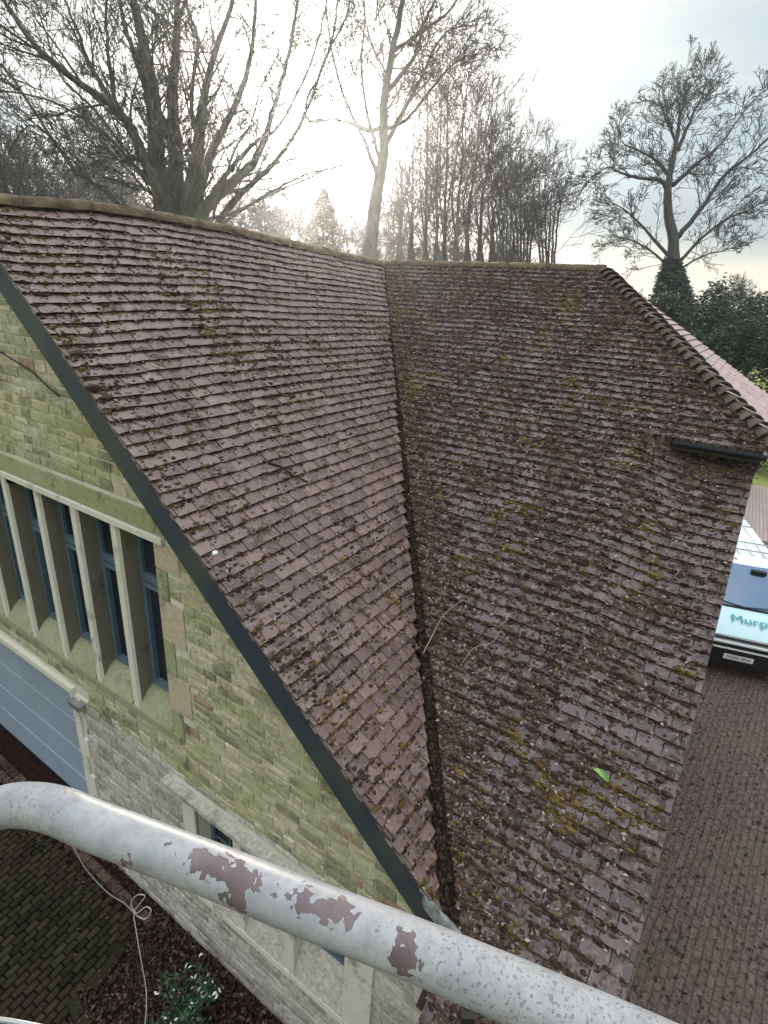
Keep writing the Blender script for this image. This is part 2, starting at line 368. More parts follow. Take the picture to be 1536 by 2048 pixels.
# block paving in front of the gable wall, real blocks over dark sand
x = Mt('paver', .9, .2); n = x.noise(26, 5, .65)
c = x.ramp(x.isl(), [(0, (.011, .011, .005)), (.5, (.021, .019, .008)), (1, (.038, .033, .014))])
rd = x.ramp(x.noise(.9, 4), [(.50, 0.), (.62, 1.)])
c = x.mix(x.math('MULTIPLY', rd, .55), c, (.040, .027, .020)); c = x.mix(.6, c, x.ramp(n, [(.3, .2), (.7, .75)]), 'OVERLAY')
x.color(c); x.bump(n, .008); M['paver'] = x.m
x = Mt('paver_red', .85, .25); n = x.noise(30, 5, .65); c = x.ramp(x.isl(), [(0, (.045, .025, .022)), (.6, (.085, .052, .046)), (1, (.11, .075, .05))])
x.color(x.mix(.5, c, x.ramp(n, [(.3, .2), (.7, .75)]), 'OVERLAY')); x.bump(n, .006); M['paverr'] = x.m
sheet('paving_bed', 5.5, 11, -6, 5, .004, M['soil'])
def paver(b, cx, cy, ang, l, w_, h):
    a = Vector((math.cos(ang), math.sin(ang), 0)); c2 = Vector((-math.sin(ang), math.cos(ang), 0))
    tl = Vector((U(-.02, .02), U(-.02, .02), 1)).normalized()
    vs = []
    for (s, k, zt) in ((1, 1, 0), (1, 1, h - .012), (.86, .8, h)):
        for (i, j) in ((-1, -1), (1, -1), (1, 1), (-1, 1)):
            vs.append(Vector((cx, cy, zt)) + a * (i * l / 2 * s) + c2 * (j * w_ / 2 * k) + Z * (0 if zt == 0 else (tl.x * i * l + tl.y * j * w_) * .5))
    fs = [(8, 9, 10, 11)]
    for k in (0, 4):
        for i in range(4): fs.append((k + i, k + (i+1) % 4, k + 4 + (i+1) % 4, k + 4 + i))
    b.add(vs, fs)
b = MB(); PA = .10
ca, sa = math.cos(PA), math.sin(PA)
for j in range(-90, 90):
    for i in range(-30, 40):
        lx = i * .140 + (j % 2) * .07; ly = j * .079
        gx = 7.6 + lx * ca - ly * sa; gy = 0 + lx * sa + ly * ca
        if gx < 6.14 or gx > 9.3 or gy < -4.5 or gy > 3.6: continue
        if gy > 1.35 and gx < 6.95 + (gy - 1.35) * .15: continue
        paver(b, gx, gy, PA + U(-.04, .04), .130, .069, .05 + U(-.006, .006))
blk = tag(b.build('block_paving', M['paver']), kind='structure')
b = MB()
for i in range(-45, 40):
    gy = i * .21
    if gy < -5 or gy > 1.4: continue
    paver(b, 6.03, gy, math.pi/2 + U(-.03, .03), .2, .1, .05 + U(-.003, .003))
    if gy < -.3: paver(b, 5.915, gy + .08, math.pi/2 + U(-.03, .03), .2, .1, .05)
tag(b.build('paving_edge', M['paverr']), kind='structure')

# ------------------------------------------------------------------ the house
TL, TR, A0, B0, G0, H0 = .897, .699, 6.0, 5.665, 2.347, 3.46
KV = TR / TL
house = empty('stone_house', (3, 2, 0), 'old stone building with moss covered clay tile roof, dark bargeboard and mullioned windows', 'house')
def interp(x, tab):
    for (a, va), (b_, vb) in zip(tab, tab[1:]):
        if x <= b_: return va + (vb - va) * max(0, (x - a)) / (b_ - a)
    return tab[-1][1]
RT = [(-1, -.09), (0, -.10), (1, -.06), (2, -.03), (3.46, .02), (4.3, .035), (5.05, -.005), (5.7, -.06), (7, -.09)]
def dzL(a, b_): return interp(a, RT) * math.exp(-max(b_, 0) / 1.2)
def dzR(a, b_):
    v = -.075 * math.exp(-max(a, 0) / 1.2)
    return v
def dropR(a, b_):       # the lower roof tucks under the eaves gutter of the hipped part
    if DROPV[0] is not None: a = DROPV[0] / kR - .04
    if a < G0 + .07: return 0
    e = min(1, max(0, (b_ - 4.6) / .7)); e = e*e*(3-2*e)
    return -.13 * e * math.exp(-(a - G0) / 1.6)
def wob(a, b_): return .014 * noise.noise(Vector((a*1.1, b_*1.1, 3))) + .006 * noise.noise(Vector((a*4, b_*4, 9)))
def LP(u, v, h):        # u along the ridge (+x), v down the slope (+y)
    k = 1 / math.sqrt(1 + TL*TL); b_ = v * k
    return Vector((u, b_ + h*TL*k, GZ - TL*b_ + dzL(u, b_) + wob(u, b_) + h*k))
def RP(u, v, h):        # u along +y, v down the slope (+x)
    k = 1 / math.sqrt(1 + TR*TR); a = v * k
    return Vector((a + h*TR*k, u, GZ - TR*a + dzR(a, u) + dropR(a, u) + wob(a, u) + h*k))
def FP(u, v, h):        # hidden far hip end: u along -x, v down slope (+y)
    T = TR; k = 1 / math.sqrt(1 + T*T); y = v * k
    return Vector((u, H0 + y + h*T*k, GZ - .07 - T*y + h*k))
def BK(u, v, h):        # back slope of the left wing
    k = 1 / math.sqrt(1 + TL*TL); b_ = v * k
    return Vector((u, -b_ - h*TL*k, GZ - TL*b_ - .06 + h*k))
def BR(u, v, h):
    k = 1 / math.sqrt(1 + TR*TR); a = v * k
    return Vector((-a - h*TR*k, u, GZ - TR*a - .07 + h*k))
DROPV = [None]
def tiles(mb, P, vmax, lim, g=.105, tw=.168, th=.015, jit=1.0, v0=0, flip=False, tail=.030):
    nrow = int(round((vmax - v0) / g)); rowoff = 0
    for j in range(nrow):
        vt = v0 + (j + 1) * g + U(-.003, .003) * jit; vh = vt - g - .035
        lo, hi = lim(vt - g * .5); DROPV[0] = vt
        if hi - lo < .02: continue
        off = (j % 2) * tw / 2 + U(-.012, .012) * jit
        i0 = int((lo - off) / tw) - 1; i1 = int((hi - off) / tw) + 2
        for i in range(i0, i1):
            ua = off + i * tw + .0032; ub = ua + tw - .0064
            if ub < lo + .015 or ua > hi - .015: continue
            dv = U(-.004, .004) * jit; rot = U(-.010, .010) * jit; dh = U(-.002, .003) * jit; sl = U(-.003, .003) * jit
            if jit and rnd() < .02: dv += U(-.02, .02); rot *= 2.5
            vs = []
            for (v, h) in ((max(vh, -.01), .004), (vt, tail), (vt + .001, tail - th)):
                for q in (0, .5, 1):
                    u = ua + (ub - ua) * q
                    vv = v + (dv + rot * (q - .5) * .17/.168) * (1 if v > vh + .01 else .3)
                    l2, h2 = lim(vv); u = min(max(u, l2), h2)
                    cam_ = .0045 * (1 - (2*q - 1)**2)
                    vs.append(P(u, vv, h + dh + cam_ + sl * (q - .5) * 2))
            fs = [(0, 1, 4, 3), (1, 2, 5, 4), (3, 4, 7, 6), (4, 5, 8, 7), (0, 3, 6), (2, 8, 5)]
            if flip: fs = [tuple(reversed(f)) for f in fs]
            f0 = len(mb.f); mb.add(vs, fs)
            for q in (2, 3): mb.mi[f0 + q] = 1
kL = math.sqrt(1 + TL*TL); kR = math.sqrt(1 + TR*TR)
VG = .05   # half width of the open valley
AE = 6.34
def limL(v):
    b_ = v / kL; return (b_ / KV + (.012 + .008 * b_) / KV, A0)
def limR(v):
    a = v / kR
    lo = a * KV + .02 + .015 * a
    if a > A0: lo = A0 * KV + .05
    if a < 0: return (0, H0)
    return (lo, (H0 + a) if a < G0 + .05 else B0)
def deck(name, P, poly, mat, par, h=-.03):
    b = MB(); b.add([P(u, v, h) for u, v in poly], [tuple(range(len(poly)))]); return b.build(name, mat, par)
M['deck'] = plain('underlay', (.03, .024, .02), .95, .1)
mb = MB(); tiles(mb, LP, A0*KV*kL, limL, flip=True)
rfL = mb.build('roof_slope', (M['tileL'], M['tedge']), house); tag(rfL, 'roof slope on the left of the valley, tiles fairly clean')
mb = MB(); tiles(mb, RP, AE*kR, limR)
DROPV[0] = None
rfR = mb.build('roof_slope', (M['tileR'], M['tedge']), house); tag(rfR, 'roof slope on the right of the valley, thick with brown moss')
mb = MB()
VF = (G0 + .12) * kR
tiles(mb, lambda u, v, h: FP(u, v, h), VF, lambda v: (-v/kR, v/kR - .03), jit=.3)
rfF = mb.build('roof_slope', (M['tileF'], M['tedgef']), house); tag(rfF, 'pinkish hip end slope at the far right')
# lower stretch of the hip's far eaves seen beyond the hip, and the back slopes
mb = MB()
tiles(mb, BK, 5.2*kL, lambda v: (-4.6, A0), g=.3, tw=.5, jit=.2)
tiles(mb, BR, 3.2*kR, lambda v: (-2.5, H0 + v / kR), g=.3, tw=.5, jit=.2, flip=True)
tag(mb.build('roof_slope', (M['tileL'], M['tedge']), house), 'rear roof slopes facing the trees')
# underlay decks
deck('roof_deck', LP, [(0, 0), (A0 - .02, 0), (A0 - .02, A0*KV*kL)], M['deck'], house, -.012)
mb = MB()
av = [i * AE / 40 for i in range(41)]
rows = []
for a in av:
    lo, hi = a * KV, (H0 + a if a < G0 else B0)
    if a > A0: lo = A0 * KV
    if a > G0: hi = B0 - .03
    rows.append([RP(lo + (hi - lo) * q / 12, a * kR, -.012) for q in range(13)])
vs = [p for r in rows for p in r]; fs = []
for i in range(40):
    for q in range(12): fs.append((i*13+q, i*13+q+1, (i+1)*13+q+1, (i+1)*13+q))
mb.add(vs, fs); mb.build('roof_deck', M['deck'], house)
# verge closing face of the right roof and its white undercloak
mb = MB()
n_ = 24
for k, (h1, h2, y0, nm) in enumerate(((-.012, -.05, B0 - .02, 'verge'),)):
    vs = []
    for i in range(n_ + 1):
        a = G0 + .05 + (AE - G0 - .05) * i / n_
        for (h, yy) in ((-.012, y0), (-.05, y0), (-.05, y0 - .12), (-.012, y0 - .12)):
            vs.append(RP(yy, a*kR, h))
    fs = [(i*4+c_, i*4+(c_+1) % 4, (i+1)*4+(c_+1) % 4, (i+1)*4+c_) for i in range(n_) for c_ in range(4)]
    mb.add(vs, fs)
mb.build('verge', M['cement'], house)
# valley trough
mb = MB(); vs = []
for i in range(41):
    a = i * (A0 + .12) / 40
    p = Vector((a, a*KV, GZ - TR*a + dzR(a, a*KV) * .9 - .035))
    vs += [p + Vector((.11, -.09, .055)), p + Vector((.0, .0, -.012)), p + Vector((-.10, .12, .055))]
mb.add(vs, [(i*3+k, (i+1)*3+k, (i+1)*3+k+1, i*3+k+1) for i in range(40) for k in range(2)])
mb.build('valley_gutter', M['deck'], house)

# ridge tiles: half round, each end slightly lapped
def half_round(mb, p0, p1, r0, r1, up, n=7, lift=0):
    d = (p1 - p0).normalized(); s = d.cross(up).normalized(); u2 = s.cross(d)
    vs = []
    for (p, r) in ((p0, r0), (p1, r1)):
        for rr in (r, r - .014):
            for k in range(n + 1):
                q = math.pi * k / n
                vs.append(p + s * math.cos(q) * rr + u2 * (math.sin(q) * rr * .8) + up * lift)
    m_ = n + 1; fs = []
    for k in range(n):
        fs += [(k, k+1, 2*m_+k+1, 2*m_+k), (m_+k+1, m_+k, 3*m_+k, 3*m_+k+1), (k+1, k, m_+k, m_+k+1), (2*m_+k, 2*m_+k+1, 3*m_+k+1, 3*m_+k)]
    mb.add(vs, fs)
mb = MB(); a = -.15
while a < A0 - .05:
    p = LP(a, 0, 0); q = LP(min(a + .305, A0 + .02), 0, 0); j = U(-.006, .006)
    half_round(mb, p + Z*(-.035 + j), q + Z*(-.035 - j), .112, .105, Z); a += .30
b_ = .1
while b_ < H0 - .05:
    p = RP(b_, 0, 0); q = RP(min(b_ + .305, H0 + .05), 0, 0); j = U(-.004, .004)
    half_round(mb, p + Z*(-.035 + j), q + Z*(-.035 - j), .11, .104, Z); b_ += .30
mb.build('ridge_tiles', M['ridge'], house, True)
# bonnet hip tiles
mb = MB()
nb = 30; HL = (G0 + .02)
for i in range(nb):
    t0 = HL * i / nb; t1 = HL * (i + 1.55) / nb
    if t1 > HL + .06: t1 = HL + .06
    def hp(t, lift): return Vector((t, H0 + t, GZ - .07 * math.exp(-t/1.2) - TR*t + lift))
    p0 = hp(t0, .0); p1 = hp(t1, .060 + U(-.006, .010))
    d = (p1 - p0).normalized(); s = Vector((1, -1, 0)).normalized(); n1 = s.cross(d); 
    if n1.z < 0: n1 = -n1
    vs = []
    for (p, wd, lf) in ((p0, .05, .0), (p1, .128, 0)):
        for th in (0, -.013):
            for k in range(9):
                q = (k - 4) / 4
                vs.append(p + s * (q * wd) + n1 * (th + .02 - .36 * wd * q * q * 1.35) )
    fs = []
    for k in range(8):
        fs += [(k, k+1, 18+k+1, 18+k), (9+k+1, 9+k, 27+k, 27+k+1), (18+k, 18+k+1, 27+k+1, 27+k)]
    mb.add(vs, fs)
mb.build('hip_tiles', M['hip'], house, False)

# gutter at the foot of the hipped part (trough, open top, with end stop)
mb = MB()
gz = GZ - TR*G0 - .055
def gut(mb, y0, y1, xc, zc, r=.048):
    vs = []
    for yy in (y0, y1):
        for rr in (r, r - .006):
            for k in range(9):
                q = math.pi * k / 8
                vs.append((xc + math.cos(q) * rr, yy, zc - math.sin(q) * rr * .9))
    fs = []
    for k in range(8):
        fs += [(k, k+1, 18+k+1, 18+k), (9+k+1, 9+k, 27+k, 27+k+1)]
    fs += [(0, 18, 27, 9), (8, 17, 35, 26)]
    mb.add(vs, fs)
    for yy in (y0, y1): mb.add([(xc + math.cos(math.pi*k/8)*r, yy, zc - math.sin(math.pi*k/8)*r*.9) for k in range(9)], [tuple(range(9))])
gut(mb, 4.97, 5.72, G0 + .170, gz + .004)
mb.bx(G0 + .085, G0 + .122, 4.98, 5.68, gz - .075, gz + .005)
mb.build('gutter', M['gutter'], house)
# far eaves gutter and fascia of the hip end
mb = MB(); mb.bx(-2.4, G0 + .02, H0 + G0 + .02, H0 + G0 + .09, gz - .12, gz - .01); mb.build('fascia', M['gutter'], house)

# bargeboard on the left gable: in the plane x = 6
mb = MB(); kk = 1 / kL
def VB(y, h, x_): return Vector((x_, y + h*TL*kk, GZ - TL*y + dzL(6.0, y)*.8 + h*kk))
vs = []; nn = 20; ytop, ybot = -.02, A0*KV + .06
for i in range(nn + 1):
    y = ytop + (ybot - ytop) * i / nn
    for (h, x_) in ((-.012, 5.985), (-.232, 5.985), (-.232, 5.950), (-.012, 5.950)): vs.append(VB(y, h, x_))
mb.add(vs, [(i*4+c_, i*4+(c_+1) % 4, (i+1)*4+(c_+1) % 4, (i+1)*4+c_) for i in range(nn) for c_ in range(4)] + [(0, 1, 2, 3), (nn*4+3, nn*4+2, nn*4+1, nn*4)])
vs = [Vector((v.x, -v.y, v.z)) for v in vs]
mb.add(vs, [(i*4+c_, (i+1)*4+c_, (i+1)*4+(c_+1) % 4, i*4+(c_+1) % 4) for i in range(nn) for c_ in range(4)])
mb.build('bargeboard', M['barge'], house)
# cement bedding between tiles and board: uneven little lumps
mb = MB()
y = 0
while y < A0*KV:
    l = U(.05, .12)
    if rnd() < .75:
        c_ = VB(y, -.008, 5.975 + U(-.002, .010)); d = Vector((0, 1, -TL)).normalized()
        mb.box(c_, X, d, X.cross(d), .014, l*.42, U(.006, .012))
    y += l
mb.build('verge_bedding', M['cement'], house)
# soffit between board and wall
mb = MB()
mb.add([VB(0, -.16, 5.952), VB(ybot, -.16, 5.952), VB(ybot, -.16, 5.7), VB(0, -.16, 5.7)], [(0, 1, 2, 3)])
mb.build('soffit', M['barge'], house)
# lead dressing where valley meets the verge
mb = MB(); vs = []
for i in range(15):
    t = i / 14; y = A0*KV - .17 + .36 * t; zc = GZ - TL * (A0*KV - .17) - (.36*t) * (TL * (1 - .5*t)) - .01
    for k_, (dx, dz_) in enumerate(((.02, .02), (.035, .035), (.05, .022), (.066, -.01), (.07, -.05))):
        vs.append((5.955 + dx + U(-.006, .006), y + U(-.004, .004), zc + dz_ + U(-.009, .009)))
mb.add(vs, [(i*5+c_, i*5+c_+1, (i+1)*5+c_+1, (i+1)*5+c_) for i in range(14) for c_ in range(4)])
mb.build('lead_flashing', M['lead'], house, True)

# ---- gable wall, plane x = XW
XW = 5.85
LZ, SZ, DZT = GZ - 2.455, GZ - 4.17, GZ - 4.81
RB = .175            # reveal depth
ups = [-3.1, -2.47, -1.83, -1.205, -.572, .06, .681, 1.287, 1.865]     # left faces of mullions / right jamb
MW = .105
W2 = [(2.07, 2.58), (2.68, 3.19), (3.30, 3.85)]; W2T, W2B = GZ - 5.13, GZ - 6.02
op = [(-3.1, 1.865, SZ - .17, LZ), (-3.6, .06, 0, DZT), (2.07, 3.85, W2B - .34, W2T)]
def wall_top(y): return (GZ - TL*abs(y) - .15) if abs(y) < 4.66 else (GZ - TR*6.0 - .12)
# backing wall with openings: strips between breakpoints in y
ys = sorted(set([-4.6, 4.66, 5.55, 0] + [o_[0] for o_ in op] + [o_[1] for o_ in op]))
mb = MB()
for y0, y1 in zip(ys, ys[1:]):
    ym = (y0 + y1) / 2
    segs = [(0, None)]
    holes = sorted([(o_[2], o_[3]) for o_ in op if o_[0] <= ym <= o_[1]])
    z = 0; parts_ = []
    for (h0, h1) in holes:
        if h0 > z + .001: parts_.append((z, h0))
        z = h1
    parts_.append((z, None))
    for (z0, z1) in parts_:
        za = z1 if z1 is not None else wall_top(y0 + 1e-4 if y0 > 4.6 else y0); zb_ = z1 if z1 is not None else wall_top(y1)
        if y0 >= 4.66 - 1e-6 and z1 is None: za = zb_ = GZ - TR*6.0 - .12
        mb.add([(XW, y0, z0), (XW, y1, z0), (XW, y1, zb_), (XW, y0, za)], [(0, 1, 2, 3)])
# reveals
for (y0, y1, z0, z1) in op:
    xb = XW - .34
    mb.add([(XW, y0, z0), (xb, y0, z0), (xb, y0, z1), (XW, y0, z1)], [(0, 1, 2, 3)])
    mb.add([(XW, y1, z0), (xb, y1, z0), (xb, y1, z1), (XW, y1, z1)], [(0, 1, 2, 3)])
    mb.add([(XW, y0, z1), (xb, y0, z1), (xb, y1, z1), (XW, y1, z1)], [(0, 1, 2, 3)])
    mb.add([(xb - .3, y0, z0), (xb - .3, y1, z0), (xb - .3, y1, z1), (xb - .3, y0, z1)], [(0, 1, 2, 3)])
# the other outside walls
mb.add([(XW, 5.55, 0), (-2.2, 5.55, 0), (-2.2, 5.55, 5.5), (2.1, 5.55, 5.55), (XW, 5.55, 3.05)], [(0, 1, 2, 3, 4)])
mb.add([(-2.2, 5.55, 0), (-2.2, -4.6, 0), (-2.2, -4.6, 5.5), (-2.2, 5.55, 5.5)], [(0, 1, 2, 3)])
mb.add([(-2.2, -4.6, 0), (XW, -4.6, 0), (XW, -4.6, 3), (-2.2, -4.6, 3)], [(0, 1, 2, 3)])
gw = mb.build('wall', M['mortar'], house)
# stones
def blocked(y0, y1, z0, z1):
    outl = [(y0, y1)]
    for (a0, a1, c0, c1) in KEEP:
        if z1 <= c0 + .012 or z0 >= c1 - .012: continue
        nw = []
        for (p, q) in outl:
            if q <= a0 or p >= a1: nw.append((p, q)); continue
            if p < a0: nw.append((p, a0))
            if q > a1: nw.append((a1, q))
        outl = nw
    return outl
def stone(mb, y0, y1, z0, z1, pr, x0=XW, rough=1.0):
    e = .006; m_ = min(.012, (y1-y0)*.2, (z1-z0)*.22)
    j = lambda: U(-.004, .004) * rough
    o4 = [(y0+e+j(), z0+e+j()), (y1-e+j(), z0+e+j()), (y1-e+j(), z1-e+j()), (y0+e+j(), z1-e+j())]
    i4 = [(y0+m_, z0+m_), (y1-m_, z0+m_), (y1-m_, z1-m_), (y0+m_, z1-m_)]
    vs = [(x0, y, z) for y, z in o4] + [(x0 + pr*.75, y, z) for y, z in o4] + [(x0 + pr + U(-.003, .004)*rough, y + j()*.6, z + j()*.6) for y, z in i4]
    cxx = (x0 + pr + U(0, .006)*rough, (y0+y1)/2, (z0+z1)/2)
    vs.append(cxx)
    fs = []
    for k in (0, 4):
        for i in range(4): fs.append((k+i, k+(i+1) % 4, k+4+(i+1) % 4, k+4+i))
    for i in range(4): fs.append((8+i, 8+(i+1) % 4, 12))
    mb.add(vs, fs)
QUO = []
KEEP = [(o_[0], o_[1], o_[2], o_[3]) for o_ in op]
KEEP += [(-3.4, 2.1, LZ, LZ + .235), (-3.4, 1.99, SZ - .25, SZ - .17)]                   # lintel, sill band
zq = SZ - .25; k = 0; QH = [.34, .38, .34, .40, .27, .26, .3, .3]
while zq < LZ - .01:
    h = min(QH[k % 8], LZ - zq); wd = .29 if k % 2 == 0 else .13
    if k == 0: wd = .16
    elif k % 2 == 1: wd = .30
    else: wd = .14
    QUO.append((1.865, 1.865 + wd, zq, zq + h)); zq += h; k += 1
KEEP += QUO
KEEP += [(1.75, 4.3, W2T, W2T + .17), (1.9, 2.07, W2B - .34, W2T), (3.85, 4.12, W2B - .34, W2T), (1.9, 4.1, W2B - .42, W2B - .34)]
KEEP += [(.06, .26, 0, DZT), (-3.6, .40, DZT, DZT + .10)]
SU, SL = MB(), MB()
zc = .0; zmid = GZ - 4.86
while zc < GZ:
    up_ = zc > zmid
    h = U(.070, .108) if up_ else U(.08, .125)
    if not up_ and zc + h > zmid: h = max(.07, zmid - zc + .001)
    y = -4.0 + U(0, .2)
    while y < 5.5:
        wd = U(.11, .32) if up_ else U(.12, .40)
        y1 = min(y + wd, 5.5)
        for (p, q) in blocked(y, y1, zc, zc + h):
            if q - p < .03: continue
            top = min(wall_top(p), wall_top(q))
            if zc + h > top + .03:
                continue
            if up_ and rnd() < .08 and h > .095:
                stone(SU, p, q, zc, zc + h*.5, U(.005, .012)); stone(SU, p, q, zc + h*.5, zc + h, U(.005, .012))
            else: stone(SU if up_ else SL, p, q, zc, zc + h, U(.005, .014) if up_ else U(.004, .013))
        y = y1
    zc += h
tag(SU.build('stonework', M['stoneU'], gw), 'upper courses green with algae'); tag(SL.build('stonework', M['stoneL'], gw), 'grey lower courses')
# the side wall beyond the right verge: the same stone on the plane y = 5.55
SS = MB(); zc = 0
while zc < GZ - 1.7:
    h = U(.09, .15); x_ = -2.2
    while x_ < 5.85:
        x2 = min(x_ + U(.16, .42), 5.85)
        if zc + h < GZ - TR * max(x2, G0) - .14 and x2 - x_ > .04: stone(SS, x_, x2, zc, zc + h, U(.004, .013))
        x_ = x2
    zc += h
SS.v = [(v[1], 5.55 + (v[0] - XW), v[2]) for v in SS.v]
SS.build('stonework', M['stoneU'], gw)
# lintel, quoins, sill band
mb = MB(); y = -3.4
while y < 2.08:
    y1 = min(y + U(.9, 1.3), 2.1)
    mb.bx(XW - .01, XW + .024, y + .002, y1 - .002, LZ + .070, LZ + .235); y = y1
lg = mb.build('lintel', M['quoing'], house); mb = MB()
mb.add([(XW-.01, -3.4, LZ), (XW+.035, -3.4, LZ), (XW+.035, -3.4, LZ+.05), (XW-.01, -3.4, LZ+.07), (XW-.01, 2.0, LZ), (XW+.035, 2.0, LZ), (XW+.035, 2.0, LZ+.05), (XW-.01, 2.0, LZ+.07)], [(0,1,5,4),(1,2,6,5),(2,3,7,6),(0,3,2,1),(4,5,6,7)])
lt = mb.build('lintel', M['ash'], house); tag(lt, 'pale stone lintel over the long row of upper windows')
for k, (p, q, z0, z1) in enumerate(QUO):
    mb = MB(); mb.bx(XW - .02, XW + .012, p + .004, q - .005, z0 + .005, z1 - .005); mb.build('quoin', M['quoin'] if k % 2 == 1 else M['quoing'], house)
# upper windows: mullions, sloping sills, frames, glass
def sloped_sill(mb, y0, y1, ztop, zbot, xin, xout):
    n = 6; vs = []
    for i in range(n + 1):
        t = i / n; xx = xin + (xout - xin) * t; zz_ = ztop - (ztop - zbot) * (t ** 1.7)
        vs += [(xx, y0, zz_), (xx, y1, zz_)]
    fs = [(2*i, 2*i+2, 2*i+3, 2*i+1) for i in range(n)]
    b0 = len(vs); vs += [(xin, y0, zbot - .02), (xin, y1, zbot - .02), (xout, y0, zbot - .02), (xout, y1, zbot - .02)]
    fs += [(2*n, b0+2, b0+3, 2*n+1)] + [tuple([2*i for i in range(n+1)] + [b0+2, b0]), tuple([2*i+1 for i in range(n, -1, -1)] + [b0+1, b0+3])]
    mb.add(vs, fs)
def window(y0, y1, z0, z1, xg, trans, lattice=False):
    w_ = MB(); f = .045
    for (p, q, r_, s_) in ((y0, y0+f, z0, z1), (y1-f, y1, z0, z1), (y0+f, y1-f, z0, z0+f*1.3), (y0+f, y1-f, z1-f, z1)):
        w_.bx(xg - .03, xg + .03, p, q, r_, s_)
    if trans:
        w_.bx(xg - .028, xg + .034, y0+f, y1-f, trans - .035, trans + .035)
        w_.bx(xg - .02, xg + .05, y0+f+.002, y1-f-.002, trans - .085, trans - .045)
        g2 = .028       # the opening casement within the frame
        for (p, q, r_, s_) in ((y0+f, y0+f+g2, z0+f*1.3, trans-.085), (y1-f-g2, y1-f, z0+f*1.3, trans-.085), (y0+f+g2, y1-f-g2, z0+f*1.3, z0+f*1.3+.05)):
            w_.bx(xg - .02, xg + .045, p, q, r_, s_)
    if lattice:
        n = 5
        for i in range(1, n): zq = z0 + (z1 - z0) * i / n; w_.bx(xg - .012, xg + .014, y0+f, y1-f, zq-.011, zq+.011)
        for yy in (y0 + (y1-y0)/2,): w_.bx(xg - .012, xg + .016, yy-.011, yy+.011, z0+f, z1-f)
    o = w_.build('window', M['frame'], house)
    g = MB(); g.add([(xg, y0+.01, z0+.01), (xg, y1-.01, z0+.01), (xg, y1-.01, z1-.01), (xg, y0+.01, z1-.01)], [(0, 1, 2, 3)])
    g.build('glass', M['glass'], o)
    return o
for i in range(8):
    y0, y1 = ups[i], ups[i+1]
    yl = y0 + (MW if i else 0)
    window(yl, y1, SZ + .0, LZ, XW - RB, LZ - .52)
    s_ = MB(); sloped_sill(s_, yl + .004, y1 - .004, SZ + .03, SZ - .165, XW - RB + .03, XW + .028); s_.build('sill', M['ashg'], house)
    if i:
        m_ = MB(); vs = [(XW - RB + .03, y0, 0), (XW - RB + .03, y0 + MW, 0), (XW - .010, y0 + MW, 0), (XW + .016, y0 + MW*.86, 0), (XW + .016, y0 + MW*.14, 0), (XW - .010, y0, 0)]
        lo = [(a, b_, SZ - .168) for a, b_, c_ in vs]; hi = [(a, b_, LZ) for a, b_, c_ in vs]
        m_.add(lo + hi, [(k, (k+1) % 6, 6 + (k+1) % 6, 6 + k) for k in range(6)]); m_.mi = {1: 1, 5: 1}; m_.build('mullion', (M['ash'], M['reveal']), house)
m_ = MB(); m_.bx(XW - .01, XW + .034, -3.4, 1.99, SZ - .25, SZ - .172); m_.build('sill_band', M['ashg'], house)
# lower three-light window
for i, (y0, y1) in enumerate(W2):
    window(y0 if i == 0 else y0, y1, W2B, W2T, XW - RB, 0, True)
    s_ = MB(); sloped_sill(s_, y0 + .004 - (.0 if i == 0 else .0), y1 - .004, W2B + .01, W2B - .335, XW - RB + .03, XW + .02); s_.build('sill', M['stoneL'], house)
for y0, y1 in ((2.58, 2.68), (3.19, 3.30)):
    m_ = MB(); m_.bx(XW - RB + .03, XW + .015, y0, y1, W2B - .335, W2T); m_.build('mullion', M['ash'], house)
m_ = MB(); m_.bx(XW - .01, XW + .03, 1.75, 4.3, W2T, W2T + .12); m_.bx(XW - .01, XW + .10, 1.70, 4.35, W2T + .12, W2T + .17)
tag(m_.build('lintel', M['stoneL'], house), 'weathered stone hood above the lower window')
m_ = MB(); m_.bx(XW - .01, XW + .022, 1.9, 2.07, W2B - .34, W2T); m_.bx(XW - .01, XW + .022, 3.85, 4.12, W2B - .34, W2T); m_.bx(XW - .01, XW + .026, 1.9, 4.1, W2B - .42, W2B - .342)
m_.build('quoin', M['ash'], house)
# garage door, recessed
dr = MB(); dr.bx(XW - .27 - .04, XW - .27, -3.6, .06, 0.0, DZT)
door = dr.build('garage_door', M['door'], house)
m_ = MB()
for k in range(1, 5):
    zq = DZT * k / 5; m_.bx(XW - .27, XW - .27 + .006, -3.6, .06, zq - .006, zq + .006)
m_.build('panel_joint', M['doorl'], door)
m_ = MB(); m_.bx(XW - .29, XW - .27 + .012, -3.6, .055, 0.004, .05); m_.build('rubber_seal', M['black'], door)
m_ = MB(); m_.bx(XW - .02, XW + .05, -3.6, .16, DZT + .03, DZT + .10); m_.bx(XW - .02, XW + .02, -3.6, .4, DZT - .0, DZT + .03)
tag(m_.build('lintel', M['ash'], house), 'thin pale lintel above the garage door')
m_ = MB(); zq = 0; k = 0
while zq < DZT - .02:
    h = min(U(.24, .36), DZT - zq); m_.bx(XW - .26, XW + .024, .06 + .001, .06 + (.2 if k % 2 else .12), zq + .003, zq + h - .003); zq += h; k += 1
m_.build('door_jamb', M['ash'], house)
m_ = MB(); m_.bx(XW + .01, XW + .09, .13, .34, DZT - .10, DZT - .03); m_.build('door_sensor', M['steel'], house)

